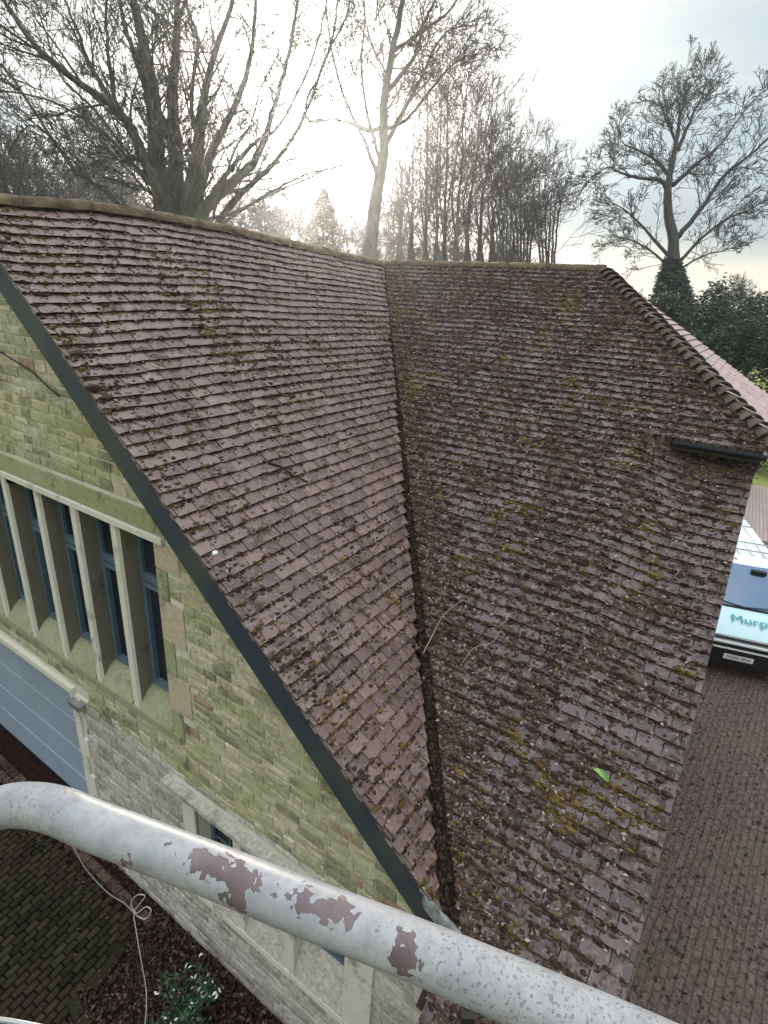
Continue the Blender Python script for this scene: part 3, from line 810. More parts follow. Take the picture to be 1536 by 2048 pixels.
# ------------------------------------------------------------------ moss on the roof
def blob(rad, flat, n1=5, n2=3, jit=.3):
    vs = [(0, 0, rad * flat)]; fs = []
    for i in range(1, n2 + 1):
        ph = i / n2 * math.pi * .55
        for k in range(n1):
            q = 2*math.pi*(k + .5*(i % 2)) / n1; r = rad * U(1 - jit, 1 + jit)
            vs.append((math.sin(ph)*math.cos(q)*r, math.sin(ph)*math.sin(q)*r, math.cos(ph)*r*flat))
    for k in range(n1): fs.append((0, 1 + k, 1 + (k+1) % n1))
    for i in range(n2 - 1):
        for k in range(n1):
            a = 1 + i*n1 + k; b_ = 1 + i*n1 + (k+1) % n1; fs.append((a, a + n1, b_ + n1, b_))
    return vs, fs
BL = [blob(1, U(.6, 1.0), 7, 3, .28) for _ in range(14)]
def put(mb, P, u, v, r, h=.012, el=1.0):
    vs, fs = random.choice(BL); q = U(0, 6.28); c_, s_ = math.cos(q), math.sin(q)
    ru, rv = r * U(.8, 1.5) * el, r * U(.7, 1.1)
    mb.add([P(u + (x_*c_ - y_*s_)*ru, v + (x_*s_ + y_*c_)*rv, h + z_*r) for x_, y_, z_ in vs], fs)
def flake(mb, P, u, v, r, h=.02):
    q = U(0, 6.28); c_, s_ = math.cos(q), math.sin(q); t1, t2 = U(-.5, .6), U(-.4, .6)
    pts = [(-1, 0, 0), (0, -.5, t1), (1, 0, t2), (0, .55, t1*.6)]
    mb.add([P(u + (x_*c_ - y_*s_)*r, v + (x_*s_ + y_*c_)*r, h + max(0, z_)*r*.7) for x_, y_, z_ in pts], [(0, 1, 2, 3)])
NZ = lambda u, v, s, k: noise.noise(Vector((u*s, v*s, k)))
def hs(v, g=.105): return .006 + .026 * ((v % g) + .035) / .14
def scatter(P, lim, vmax, n, g, moss, olive, leaf, dens, rr=(.012, .034), fl=.35, edge=.7, ot=.36):
    cnt = 0; tries = 0
    while cnt < n and tries < n * 12:
        tries += 1
        v = U(.0, vmax); lo, hi = lim(v)
        if hi - lo < .1: continue
        if rnd() > (hi - lo) / 6.0: continue
        u = U(lo + .02, hi - .02)
        d = dens(u, v)
        if rnd() > d: continue
        if rnd() < edge: v = (int(v / g) + 1) * g + U(-.004, .022)        # sits at tile tails
        lo, hi = lim(v)
        if not lo + .02 < u < hi - .01: continue
        cnt += 1
        ol = NZ(u, v, 1.7, 7) * .8 + NZ(u, v, 4, 5) * .6
        r = U(*rr) * (.7 + .6 * d)
        put(olive if (ol > ot) else moss, P, u, v, r, hs(v) - .002, 1.3)
        if rnd() < fl: flake(leaf, P, u + U(-.05, .05), v + U(-.03, .03), U(.008, .020), hs(v) + .008)
DROPV[0] = None
mo, ol, lf = MB(), MB(), MB()
def densL(u, v):
    d = .22 + 1.0 * max(0, NZ(u, v, .8, 1) + NZ(u, v, 2.7, 2)*.6 - .02)
    lo, hi = limL(v)
    if hi - u < .9: d += .30 * (1 - (hi - u) / .9)
    if u - lo < .22: d += .12
    if v > 4.0: d += .12
    return min(1, d)
scatter(LP, limL, A0*KV*kL, 13000, .105, mo, ol, lf, densL, (.0045, .014), .25, .7, .10)
scatter(LP, limL, A0*KV*kL, 750, .105, mo, ol, lf, lambda u, v: max(0, densL(u, v) - .1), (.014, .026), .1, .8, -.05)
tag(mo.build('moss', M['moss'], rfL, True), kind='stuff'); tag(ol.build('moss', M['mosso'], rfL, True), kind='stuff'); tag(lf.build('leaf_debris', M['leaf'], rfL), kind='stuff')
mo, ol, lf = MB(), MB(), MB()
def densR(u, v):
    d = .68 + .25 * NZ(u, v, .7, 11) + .55 * NZ(u, v, 2.9, 12)
    lo, hi = limR(v)
    if u - lo < .5: d += .55 * (1 - (u - lo) / .5)
    if hi - u < .35 and v < 3: d += .3
    if hi - u < .35 and v > 3.6: d -= .2
    if v > 6.5: d -= .05
    return max(.03, min(1, d))
scatter(RP, limR, AE*kR, 42000, .105, mo, ol, lf, densR, (.005, .0165), .22, .66)
scatter(RP, limR, AE*kR, 2300, .105, mo, ol, lf, lambda u, v: max(0, densR(u, v) - .3 + .3 * math.exp(-((u - 3.6)**2 + (v - 4)**2) / 4)), (.014, .026), .15, .75, .25)
# heaped debris along the valley
vd = MB()
for i in range(5200):
    a = .3 + (A0 - .2) * rnd() ** .6; w_ = .02 + .015 * a
    u = a*KV + U(-.2, 1.15) * w_
    put(vd, RP, u, a*kR, U(.008, .022), -.012 + .012*rnd())
for i in range(3600):
    a = .3 + (A0 - .2) * rnd() ** .6; t = .02 + .015*a + abs(random.gauss(0, .03 + .030*a))
    v = a*kR; u = a*KV + t
    (put(mo if rnd() < .85 else ol, RP, u, v, U(.006, .018), hs(v)) if rnd() < .8 else flake(lf, RP, u, v, U(.008, .02), hs(v) + .01))
tag(vd.build('valley_debris', M['vdeb'], rfR, True), kind='stuff')
for i in range(900):
    a = U(G0 - .1, G0 + 1.0); v = a*kR; u = U(4.5, B0 - .03)
    if NZ(u, v, 2, 3) > -.25: put(mo if rnd() < .75 else ol, RP, u, v, U(.008, .022), .012)
mo2 = mo.build('moss', M['moss'], rfR, True); tag(mo2, kind='stuff'); tag(ol.build('moss', M['mosso'], rfR, True), kind='stuff'); tag(lf.build('leaf_debris', M['leaf'], rfR), kind='stuff')

# small loose things on the roof
def on(P, u, v, h=.03): return P(u, v, h)
def solveL(xp, yp):
    d = ray(xp, yp); n = Vector((0, TL, 1)); t = (GZ - n.dot(CAM)) / n.dot(d); p = CAM + d*t; return p.x, p.y*kL
def solveR(xp, yp):
    d = ray(xp, yp); n = Vector((TR, 0, 1)); t = (GZ - n.dot(CAM)) / n.dot(d); p = CAM + d*t; return p.y, p.x*kR
u, v = solveL(427, 1106)
mb = MB(); vs, fs = blob(1, .5, 9, 4, .12); mb.add([LP(u + x_*.026, v + y_*.02, .022 + z_*.02) for x_, y_, z_ in vs], fs)
tag(mb.build('pebble', M['white'], None, True), 'small bright white pebble on the left roof near the bargeboard', 'pebble')
def twig(pxs, solve, P, r, name, label, hump=.03):
    pts = []
    for i, (a, b_) in enumerate(pxs):
        u, v = solve(a, b_); t = i / (len(pxs) - 1); pts.append(P(u, v, .03 + hump * math.sin(math.pi*t)))
    pts = smooth_path(pts, 4); mb = MB(); n = len(pts)
    mb.tube(pts, [r * (1.1 - .6*i/n) for i in range(n)], 5)
    q = pts[n//2]; mb.tube([q, q + Vector((.03, .05, .01)), q + Vector((.05, .11, .0))], [r*.6, r*.5, r*.3], 4)
    return tag(mb.build(name, MT, None), label, 'twig')
MT = plain('pale_twig', (.30, .20, .16), .8, .2)
twig([(848, 1310), (868, 1275), (888, 1238), (915, 1212), (932, 1200)], solveR, RP, .0055, 'twig', 'curved pale twig lying beside the roof valley')
twig([(925, 1330), (950, 1300), (985, 1290), (1003, 1262)], solveR, RP, .004, 'twig', 'thin bent twig lying to the right of the pale curved one')
MT = plain('dark_twig', (.045, .028, .02), .9, .2)
twig([(533, 930), (560, 942), (583, 958), (612, 968)], solveL, LP, .011, 'twig', 'dark mossy stick on the middle of the left roof', .01)
u, v = solveR(1207, 1537); mb = MB()
M['sprig'] = plain('sprig_green', (.20, .34, .09), .5, .3)
for k in range(3):
    du = (k - 1) * .012
    mb.add([RP(u - .02 + du, v - .005, .03), RP(u - .045 + du, v + .02, .045), RP(u + .04 + du, v + .055, .05), RP(u + .035 + du, v + .02, .06)], [(0, 1, 2, 3)])
tag(mb.build('green_leaf', M['sprig']), 'bright green leaf lying on the lower right roof', 'leaf')

# ------------------------------------------------------------------ guard rail in the foreground
def rail_pt(x_, y_, wpx, dia=.050): return px(x_, y_, 1085 * dia / wpx)
cl = CL or [(-150, 1700, 88), (-60, 1644, 90), (0, 1615, 93), (60, 1610, 96), (120, 1622, 99), (180, 1648, 101), (260, 1678, 103), (420, 1738, 106), (600, 1810, 112), (800, 1887, 119), (1000, 1970, 127), (1200, 2056, 134), (1400, 2146, 142), (1700, 2290, 152)]
pts = smooth_path([rail_pt(*c_) for c_ in cl], 6)
rail = empty('guard_rail', pts[0], 'white painted steel tube handrail with big chips of brown primer in the foreground', 'railing')
mb = MB(); mb.tube(pts, .0218, 40); mb.build('tube', M['tube'], rail, True)
p1 = px(936, 2030, .455); p2 = px(930, 2110, .47)
mb = MB(); d = (p2 - p1).normalized(); s = d.cross(FWD).normalized(); mb.box((p1 + p2)/2, s, d, s.cross(d), .0055, (p2-p1).length/2, .003)
mb.build('strap', M['black'], rail)
lo_ = [(-200, 2020, .6), (-60, 2034, .6), (10, 2041, .6), (80, 2054, .6), (200, 2080, .6), (420, 2110, .6)]
mb = MB(); mb.tube(smooth_path([px(*p) for p in lo_], 5), .0028, 12)
tag(mb.build('lower_rail', M['steel'], None, True), 'thin grey metal rail crossing the bottom left corner below the handrail', 'railing')
# thin looped wire hanging from the rail
wp = [(140, 1672, .50), (150, 1700, .51), (175, 1742, .53), (215, 1785, .56), (250, 1808, .58), (272, 1830, .59), (290, 1838, .585), (302, 1822, .58), (292, 1814, .585), (272, 1826, .59), (262, 1806, .595), (275, 1790, .59), (290, 1792, .59), (281, 1806, .595), (268, 1826, .60), (272, 1860, .60), (282, 1920, .60), (291, 1970, .61), (293, 2010, .61), (288, 2070, .61), (286, 2110, .61)]
mb = MB(); wpts = smooth_path([px(*p) for p in wp], 6); mb.tube(wpts, .0006, 6)
M['wire'] = plain('wire', (.32, .34, .30), .5, .5)
tag(mb.build('wire', M['wire'], None, True), 'thin grey wire with a knotted loop hanging below the handrail', 'wire')

# ------------------------------------------------------------------ border: litter, shrub, brick edging
b = MB()
for i, t in enumerate([k * .215 for k in range(10)]):
    yy = 1.42 + t; xx = 6.93 + t*.16
    paver(b, xx, yy, math.pi/2 - .16 + U(-.05, .05), .205, .11, .075 + U(-.004, .004))
paver(b, 6.55, 1.36, .25, .42, .11, .08)
tag(b.build('brick_edging', M['paver']), 'row of bricks edging the leaf covered bed by the wall', 'kerb')
def leafq(mb, p, r, up=None, fold=.25):
    q = U(0, 6.28); a = Vector((math.cos(q), math.sin(q), U(-.4, .5))).normalized()
    n = Vector((U(-.6, .6), U(-.6, .6), 1)).normalized() if up is None else up
    s = a.cross(n).normalized(); n = s.cross(a)
    mb.add([p - a*r, p + s*r*.5 + n*r*fold, p + a*r, p - s*r*.5 + n*r*fold], [(0, 1, 2, 3)])
mb = MB()
for i in range(5200):
    yy = U(1.3, 4.6); xx = U(5.88, 6.95 + (yy - 1.35) * .15 + .2 * (rnd() ** 3))
    if xx > 7.4: continue
    leafq(mb, Vector((xx, yy, U(.01, .09))), U(.014, .034))
for i in range(900):
    yy = U(-3, 1.4); xx = 5.88 + abs(random.gauss(0, .25)); leafq(mb, Vector((xx, yy, .065)), U(.01, .026))
tag(mb.build('leaf_litter', M['litter']), 'dark red fallen leaves heaped along the foot of the wall', 'leaves', kind='stuff')
mb = MB()
for i in range(2600):
    leafq(mb, Vector((U(-3.5, 6), 5.7 + 3.2 * rnd() ** 1.3, U(.0, .012))), U(.012, .035))
tag(mb.build('fallen_leaves', M['litter']), 'scattered dark leaves and bits over the wet yard', 'leaves', kind='stuff')
def wpt(x_, y_, o_=.03):
    d = ray(x_, y_); return CAM + d * ((XW + o_ - CAM.x) / d.x)
mb = MB(); mb.tube(smooth_path([wpt(-60, 690), wpt(-10, 700), wpt(30, 722, .05), wpt(62, 742), wpt(92, 770), wpt(118, 792)], 5), .008, 6)
tag(mb.build('cable', M['black'], None, True), 'black cable sagging across the stone gable above the row of windows', 'cable')
sp_ = Vector((6.42, 2.42, 0))
shr = empty('shrub', sp_, 'low dark green shrub with white edged leaves at the foot of the wall', 'shrub')
mb = MB(); lv = MB()
for i in range(26):
    q = U(0, 6.28); rr = U(.1, .34); tip = sp_ + Vector((math.cos(q)*rr, math.sin(q)*rr, U(.25, .55)))
    mid = sp_ + (tip - sp_)*.5 + Vector((0, 0, .08)); pp = smooth_path([sp_, mid, tip], 4); mb.tube(pp, .004, 4)
    for k in range(26):
        p = pp[min(len(pp)-1, int(U(.3, 1) * len(pp)))] + Vector((U(-.06, .06), U(-.06, .06), U(-.04, .06))); leafq(lv, p, U(.014, .028))
mb.build('stem', M['barkd'], shr); lv.build('leaves', M['var'], shr)
lv = MB()
for i in range(500): leafq(lv, Vector((U(6.0, 6.9), U(3.0, 4.3), U(.02, .14))), U(.012, .024))
tag(lv.build('ground_cover', M['bush']), kind='stuff')

# ------------------------------------------------------------------ van
VO = Vector((-3.45, 6.70, 0)); VA = .24
def van():
    root = bpy.data.objects.new('parked_van', None); col.objects.link(root); root.location = VO; root.rotation_euler = (0, 0, VA)
    tag(root, 'white delivery van with pale turquoise bonnet lettering parked in the yard', 'van')
    def bd(mb, name, mat, par=None, smooth=False):
        o = mb.build(name, mat, None, smooth); o.parent = par or root; return o
    paint = plain('van_paint', (.50, .70, .76), .3, .5, var=.03); M['vanp'] = paint
    wht = plain('van_white', (.78, .80, .82), .35, .5, var=.03)
    x = Mt('windscreen_glass', .05, .8); x.color((.06, .15, .30)); x.b.inputs['Coat Weight'].default_value = .6; wg = x.m  # blue of the reflected sky is put into the glass colour
    hw = .95
    # profile stations along -x (backwards): (x, z_bottom, z_top, half width top, half width)
    prof = [(.0, .28, .62, .70, .84), (-.05, .24, .84, .74, .90), (-.25, .24, .98, .76, .93), (-.62, .24, 1.10, .78, .95), (-.80, .24, 1.16, .76, .95), (-1.45, .24, 1.86, .70, .95), (-1.62, .24, 1.93, .71, .95), (-2.6, .24, 1.96, .74, .95), (-4.75, .24, 1.95, .74, .95), (-4.85, .3, 1.88, .72, .93)]
    mb = MB(); vs = []; m_ = 14
    for (x_, zb_, zt, wt, wb) in prof:
        belt = min(zt - .05, 1.05)
        ring = [(-wb*.93, zb_), (-wb, zb_ + .18), (-wb, min(belt, zt-.14)), (-(wt + (wb-wt)*.55), zt - (zt-belt)*.45), (-wt, zt - .05), (-wt*.85, zt - .01), (-wt*.4, zt + .01)]
        ring = ring + [(-y, z) for y, z in reversed(ring)]
        vs += [(x_, y, z) for y, z in ring]
    fs = [(i*m_+k, i*m_+k+1, (i+1)*m_+k+1, (i+1)*m_+k) for i in range(len(prof)-1) for k in range(m_-1)]
    fs += [(i*m_+m_-1, i*m_, (i+1)*m_, (i+1)*m_+m_-1) for i in range(len(prof)-1)]
    fs += [tuple(range(m_)), tuple(range((len(prof)-1)*m_ + m_-1, (len(prof)-1)*m_ - 1, -1))]
    mb.add(vs, fs); body = bd(mb, 'body', wht)
    # bonnet panel, slightly proud
    mb = MB(); vs = []
    bp = [(-.06, .865, .70), (-.25, 1.0, .74), (-.62, 1.12, .75), (-.76, 1.165, .74)]
    for (x_, z, w_) in bp:
        for q in (-1, -.6, 0, .6, 1): vs.append((x_ + .01, q*w_, z + .012 - .02*abs(q)**3))
    mb.add(vs, [(i*5+k, i*5+k+1, (i+1)*5+k+1, (i+1)*5+k) for i in range(3) for k in range(4)]); bd(mb, 'bonnet', M['vanp'], None, True)
    # windscreen
    def pl(x_, y, z): return (x_, y, z)
    mb = MB(); vs = []
    for (x_, z, w_) in ((-.80, 1.185, .80), (-1.12, 1.53, .74), (-1.44, 1.865, .665)):
        for q in (-1, -.5, 0, .5, 1): vs.append((x_ + .035 - .05*abs(q)**2, q*w_, z + .015))
    mb.add(vs, [(i*5+k, i*5+k+1, (i+1)*5+k+1, (i+1)*5+k) for i in range(2) for k in range(4)]); ws = bd(mb, 'windscreen', wg, None, True)
    mb = MB(); mb.tube([(-.76, -.82, 1.175), (-.745, 0, 1.185), (-.76, .82, 1.175)], .024, 6)
    mb.tube([(-.74, -.1, 1.20), (-.78, .62, 1.27)], .010, 4); mb.tube([(-.74, .15, 1.20), (-.80, -.5, 1.27)], .010, 4); bd(mb, 'wiper', M['black'])
    # mirror inside (dark box at the top of the screen)
    mb = MB(); mb.box((-1.30, .28, 1.80), X, Y, Z, .05, .13, .04); bd(mb, 'rear_mirror', M['black'])
    # grille, bumper, bars
    mb = MB(); mb.box((.012, 0, .46), X, Y, Z, .05, .86, .16); mb.box((-.03, 0, .28), X, Y, Z, .06, .84, .05); bd(mb, 'bumper', M['black'])
    mb = MB(); mb.box((.016, 0, .70), X, Y, Z, .03, .60, .045); mb.box((-.02, 0, .83), X, Y, Z, .03, .56, .014); bd(mb, 'grille', M['black'])
    mb = MB(); mb.box((.03, 0, .765), X, Y, Z, .03, .62, .018); mb.box((.034, 0, .645), X, Y, Z, .035, .84, .014); bd(mb, 'grille_bar', wht)
    for s_ in (-1, 1):
        mb = MB(); mb.box((-.06, s_*.74, .80), X, Y, Z, .07, .10, .075); bd(mb, 'headlight', plain('lamp_glass', (.5, .55, .6), .1, .8))
        mb = MB(); mb.box((-.90, s_*1.06, 1.22), X, Y, Z, .06, .10, .13); bd(mb, 'wing_mirror', M['black'])
        for xx in (-.85, -3.9):
            mb = MB(); mb.tube([(xx, s_*.73, .33), (xx, s_*.96, .33)], .33, 24); wh = bd(mb, 'wheel', M['black'])
            mb = MB(); mb.tube([(xx, s_*.955, .33), (xx, s_*.968, .33)], .19, 16); bd(mb, 'rim', M['steel'], wh)
        mb = MB(); mb.box((-1.65, s_*.915, 1.42), X, Y, Z, .42, .02, .2); bd(mb, 'side_window', wg)
    # roof ribs and rack
    mb = MB()
    for yy in (-.5, -.25, 0, .25, .5): mb.box((-3.2, yy, 1.975), X, Y, Z, 1.4, .02, .008)
    bd(mb, 'roof_rib', wht)
    for xx in (-1.95, -2.45, -3.6, -4.2):
        mb = MB(); mb.tube([(xx, -.72, 2.02), (xx, .72, 2.02)], .014, 6); bd(mb, 'rack_bar', M['steel'])
    # number plate
    mb = MB(); mb.box((.066, -.05, .47), X, Y, Z, .004, .26, .055); plate = bd(mb, 'number_plate', plain('plate_white', (.75, .75, .74), .5, .3, var=.02))
    def text(s_, size, loc, rot, mat, par, name, ext=.002):
        c_ = bpy.data.curves.new(name, 'FONT'); c_.body = s_; c_.size = size; c_.extrude = ext; c_.align_x = 'CENTER'; c_.align_y = 'CENTER'; c_.offset = 0.0
        o = bpy.data.objects.new(name + '_t', c_); me = bpy.data.meshes.new_from_object(o); bpy.data.objects.remove(o)
        me.materials.append(mat); t = bpy.data.objects.new(name, me); col.objects.link(t); t.location = loc; t.rotation_euler = rot; t.parent = par or root
        return t
    text('MG02 SNX', .092, (.072, -.05, .47), (math.pi/2, 0, math.pi/2), M['black'], plate, 'lettering')
    tq = plain('turquoise_letter', (.02, .26, .30), .4, .4)
    text('Murphy', .30, (-.385, .22, 1.100), (math.radians(17), 0, math.pi/2), tq, None, 'lettering')
van()

# far right: white rendered wall beyond the lawn, lawn strip
mb = MB(); mb.bx(-27.5, -27.2, 6.6, 14, 0, .85); mb.bx(-27.55, -27.15, 6.55, 14.05, .85, .92)
tag(mb.build('garden_wall', M['white']), 'low white rendered wall beyond the grass at the far right', 'wall')

# ------------------------------------------------------------------ trees
def grow(mb, p, d, L_, r, lev, maxlev, rmin, up=.12, spread=.65, kids=5, wander=.12):
    n = max(3, int(5 - lev*.5)); seg = L_ / n; pts = [p]; rs = [r]; q = p; dd = d.copy(); dirs = [dd]
    for i in range(n):
        dd = (dd + Vector((random.gauss(0, wander), random.gauss(0, wander), random.gauss(0, wander) + up * .35))).normalized()
        q = q + dd * seg; pts.append(q); rs.append(max(rmin, r * (1 - .75*(i+1)/n))); dirs.append(dd)
    mb.tube(pts, rs, 5 if r > .03 else 3, False)
    if lev >= maxlev or L_ < .22: return
    for k in range(kids):
        t = U(.2, 1.0); i = min(n - 1, int(t * n)); f = t*n - i
        bp = pts[i].lerp(pts[i+1], f); ax = dirs[i]
        o_ = ax.orthogonal().normalized(); o_.rotate(Matrix.Rotation(U(0, 6.283), 3, ax))
        nd = (ax * U(.6, 1.0) + o_ * spread * U(.5, 1.1)).normalized()
        grow(mb, bp, nd, L_ * U(.45, .75) * (1.15 - .4*t), max(rmin, rs[i] * .6), lev + 1, maxlev, rmin, up, spread, kids, wander)
def limb(tr, cr, pix, D, r0, r1, rmin, kidL, nk, maxlev=4, dj=.0, up=.12, spread=.7, kids=3, t0=.12, sides=8):
    """a main limb through points given where they stand (picture bearing, distance), with side shoots all round"""
    pts = []
    for i, pxy in enumerate(pix):
        dd = pxy[2] if len(pxy) > 2 else 0
        pts.append(px(pxy[0], pxy[1], D + dd + dj * i / max(1, len(pix)-1)))
    pts = smooth_path(pts, 5); n = len(pts)
    pts = [p + Vector((random.gauss(0, .012), random.gauss(0, .012), 0)) * (D/17) for p in pts]
    rs = [r1 + (r0 - r1) * (1 - i/(n-1)) ** 1.7 for i in range(n)]
    tr.tube(pts, rs, sides)
    kidL *= 1.35; nk = int(nk * 1.3)
    for k in range(nk):
        t = U(t0, 1.0) ** .9; i = min(n - 2, int(t * (n-1))); ax = (pts[i+1] - pts[i]).normalized()
        o_ = ax.orthogonal().normalized(); o_.rotate(Matrix.Rotation(U(0, 6.283), 3, ax))
        nd = (ax * U(.5, 1.0) + o_ * spread * U(.6, 1.2)).normalized()
        grow(cr, pts[i], nd, kidL * U(.5, 1.2) * (1.2 - .5*t), max(rmin, min(rs[i]*.45, kidL*.014)), 1, maxlev, rmin, up, spread, kids)
    return pts
def tree(name, base, label, cat, group, mat, fn):
    root = empty(name, base, label, cat, group); tr, cr = MB(), MB(); fn(tr, cr)
    tr.build('trunk', mat, root, True)
    if cr.v: cr.build('crown', mat, root)
    return root
def gb(x_, y_, D):            # foot of a tree on the ground under a seen point
    p = px(x_, y_, D); return Vector((p.x, p.y, 0))
TG = 'bare trees behind the roof'
def big(tr, cr):
    D = 16; b0 = gb(352, 420, D); top = px(353, 402, D)
    tr.tube(smooth_path([b0, b0.lerp(top, .5) + Vector((.05, 0, 0)), top], 4), [.8]*4 + [.72]*3 + [.6, .3], 12)
    S = dict(rmin=.006, maxlev=3)
    limb(tr, cr, [(342, 530), (336, 470), (330, 420), (314, 330), (312, 240), (298, 150), (282, 70), (268, 0), (250, -120), (240, -260)], D, .42, .08, .0085, 1.8, 20, dj=-1)
    limb(tr, cr, [(351, 530), (350, 470), (350, 400), (352, 300), (345, 200), (352, 100), (356, 0), (362, -140), (372, -260)], D, .40, .05, .0085, 1.8, 19, dj=.8)
    limb(tr, cr, [(363, 530), (370, 470), (378, 400), (395, 300), (405, 210), (425, 120), (462, 10), (480, -130)], D, .38, .05, .0085, 1.8, 19, dj=-.6)
    limb(tr, cr, [(338, 530), (330, 470), (322, 395), (276, 285), (232, 218), (150, 160), (66, 85), (5, -5), (-60, -110)], D, .26, .045, .0085, 2.0, 22, dj=-2)
    limb(tr, cr, [(333, 530), (321, 470), (310, 385), (268, 330), (210, 270), (130, 215), (60, 190), (-20, 180)], D, .11, .02, .0085, 1.7, 18, dj=-1.5)
    limb(tr, cr, [(276, 285), (225, 205), (180, 130), (155, 60), (130, 0), (110, -90)], D - .6, .10, .03, .0085, 1.5, 13, dj=.6)
    limb(tr, cr, [(330, 530), (317, 470), (305, 350), (250, 300), (190, 220), (120, 150), (90, 60), (60, -20)], D, .08, .025, .0085, 1.5, 13, dj=1.2)
    limb(tr, cr, [(232, 218), (218, 120), (212, 40), (216, -60)], D - .8, .07, .03, .006, 1.2, 8)
    limb(tr, cr, [(372, 530), (385, 470), (398, 390), (425, 300), (470, 210), (500, 120), (510, 30), (512, -80)], D, .24, .04, .0085, 1.5, 15, dj=-1)
    limb(tr, cr, [(375, 530), (390, 470), (405, 425), (442, 385), (498, 335), (525, 290), (548, 215), (572, 130), (590, 40), (604, -60)], D, .26, .035, .0085, 1.7, 18, dj=-1.5)
    limb(tr, cr, [(380, 530), (397, 470), (415, 440), (470, 425), (540, 385), (610, 350), (690, 328), (745, 285), (768, 255)], D, .07, .02, .006, 1.0, 8, dj=-2)
    limb(tr, cr, [(391, 530), (415, 470), (440, 450), (500, 410), (560, 380), (640, 345), (700, 300), (760, 262)], D, .09, .02, .006, .9, 6, dj=1)
    limb(tr, cr, [(351, 530), (350, 470), (350, 345), (330, 250), (300, 200), (262, 90), (240, 10), (225, -80)], D + .3, .26, .04, .0085, 1.6, 14)
    limb(tr, cr, [(371, 530), (383, 470), (395, 300), (382, 200), (395, 80), (372, 10), (360, -90)], D + .2, .10, .04, .0085, 1.5, 13)
    limb(tr, cr, [(337, 530), (328, 470), (320, 400), (270, 370), (200, 350), (120, 290), (60, 250), (20, 300)], D, .07, .015, .006, 1.2, 10, dj=-1)
    limb(tr, cr, [(391, 530), (415, 470), (440, 385), (470, 300), (500, 250), (520, 180), (560, 100)], D - 1, .06, .02, .006, 1.2, 8)
    limb(tr, cr, [(400, 500), (470, 400), (545, 330), (600, 250), (640, 150), (668, 60), (680, -40)], D, .12, .025, .0085, 1.5, 12, dj=.5)
    limb(tr, cr, [(390, 500), (430, 380), (505, 290), (560, 250), (620, 130), (650, 20), (660, -60)], D, .10, .025, .0085, 1.4, 10, dj=1.5)
    limb(tr, cr, [(300, 500), (230, 400), (150, 340), (80, 240), (20, 150), (-40, 90)], D, .10, .03, .0085, 1.6, 14, dj=1)
big_t = tree('large_tree', gb(352, 420, 16), 'large bare many stemmed tree left of the sun behind the ridge', 'tree', TG, M['bark'], big)
def second(tr, cr):
    D = 15; b0 = gb(738, 500, D)
    tr.tube(smooth_path([b0, b0.lerp(px(742, 500, D), .6), px(742, 500, D)], 4), [.30]*4 + [.26]*4 + [.25], 10)
    limb(tr, cr, [(740, 510), (750, 410), (766, 310), (768, 210), (782, 120), (800, 30), (812, -60), (820, -200)], D, .20, .06, .0075, 1.5, 24, t0=.35)
    limb(tr, cr, [(768, 250), (740, 262), (700, 246), (660, 240), (620, 242), (612, 215), (620, 185), (640, 150), (660, 95), (690, 40), (705, -20)], D, .06, .025, .006, .9, 8, dj=-1)
    limb(tr, cr, [(772, 290), (800, 235), (838, 165), (870, 95), (900, 60), (948, 50)], D, .08, .02, .0075, 1.3, 14, dj=.8)
    limb(tr, cr, [(778, 180), (830, 110), (850, 40), (880, -20)], D, .07, .03, .0075, 1.3, 13, dj=-.5)
    limb(tr, cr, [(764, 330), (738, 240), (722, 130), (730, 40), (720, -60)], D, .06, .02, .0075, 1.3, 13)
    limb(tr, cr, [(790, 100), (850, 60), (900, 20), (930, -40)], D, .06, .02, .006, 1., 8)
    limb(tr, cr, [(758, 360), (728, 280), (690, 200), (668, 120), (655, 40), (650, -30)], D, .07, .02, .008, 1.2, 12, dj=.8)
    limb(tr, cr, [(770, 260), (812, 240), (860, 180), (905, 130), (935, 110)], D, .06, .02, .008, 1.1, 10, dj=-.8)
tree('slender_tree', gb(738, 500, 15), 'bare tree with a leaning trunk just right of the sun', 'tree', TG, M['bark'], second)
stems = [(822, 832, 300, 40, 23), (850, 862, 130, 30, 22), (888, 905, 60, 34, 22), (912, 948, 110, 30, 21), (935, 985, 160, 26, 23), (960, 1010, 215, 24, 24), (985, 1030, 300, 22, 24), (800, 806, 380, 20, 26), (872, 880, 230, 20, 27)]
stem_lab = ['thin bare tree nearest the leaning trunk', 'tall thin bare tree, second right of the leaning trunk', 'tallest of the thin bare trees above the right ridge', 'thin bare tree leaning right above the middle of the right ridge', 'bare tree with pinkish twigs right of the tallest thin one', 'lower bare tree on the right side of the thin clump', 'shortest bare tree at the right side of the thin clump', 'small bare tree low beside the leaning trunk on its right', 'thin bare tree standing behind the two tallest thin ones']
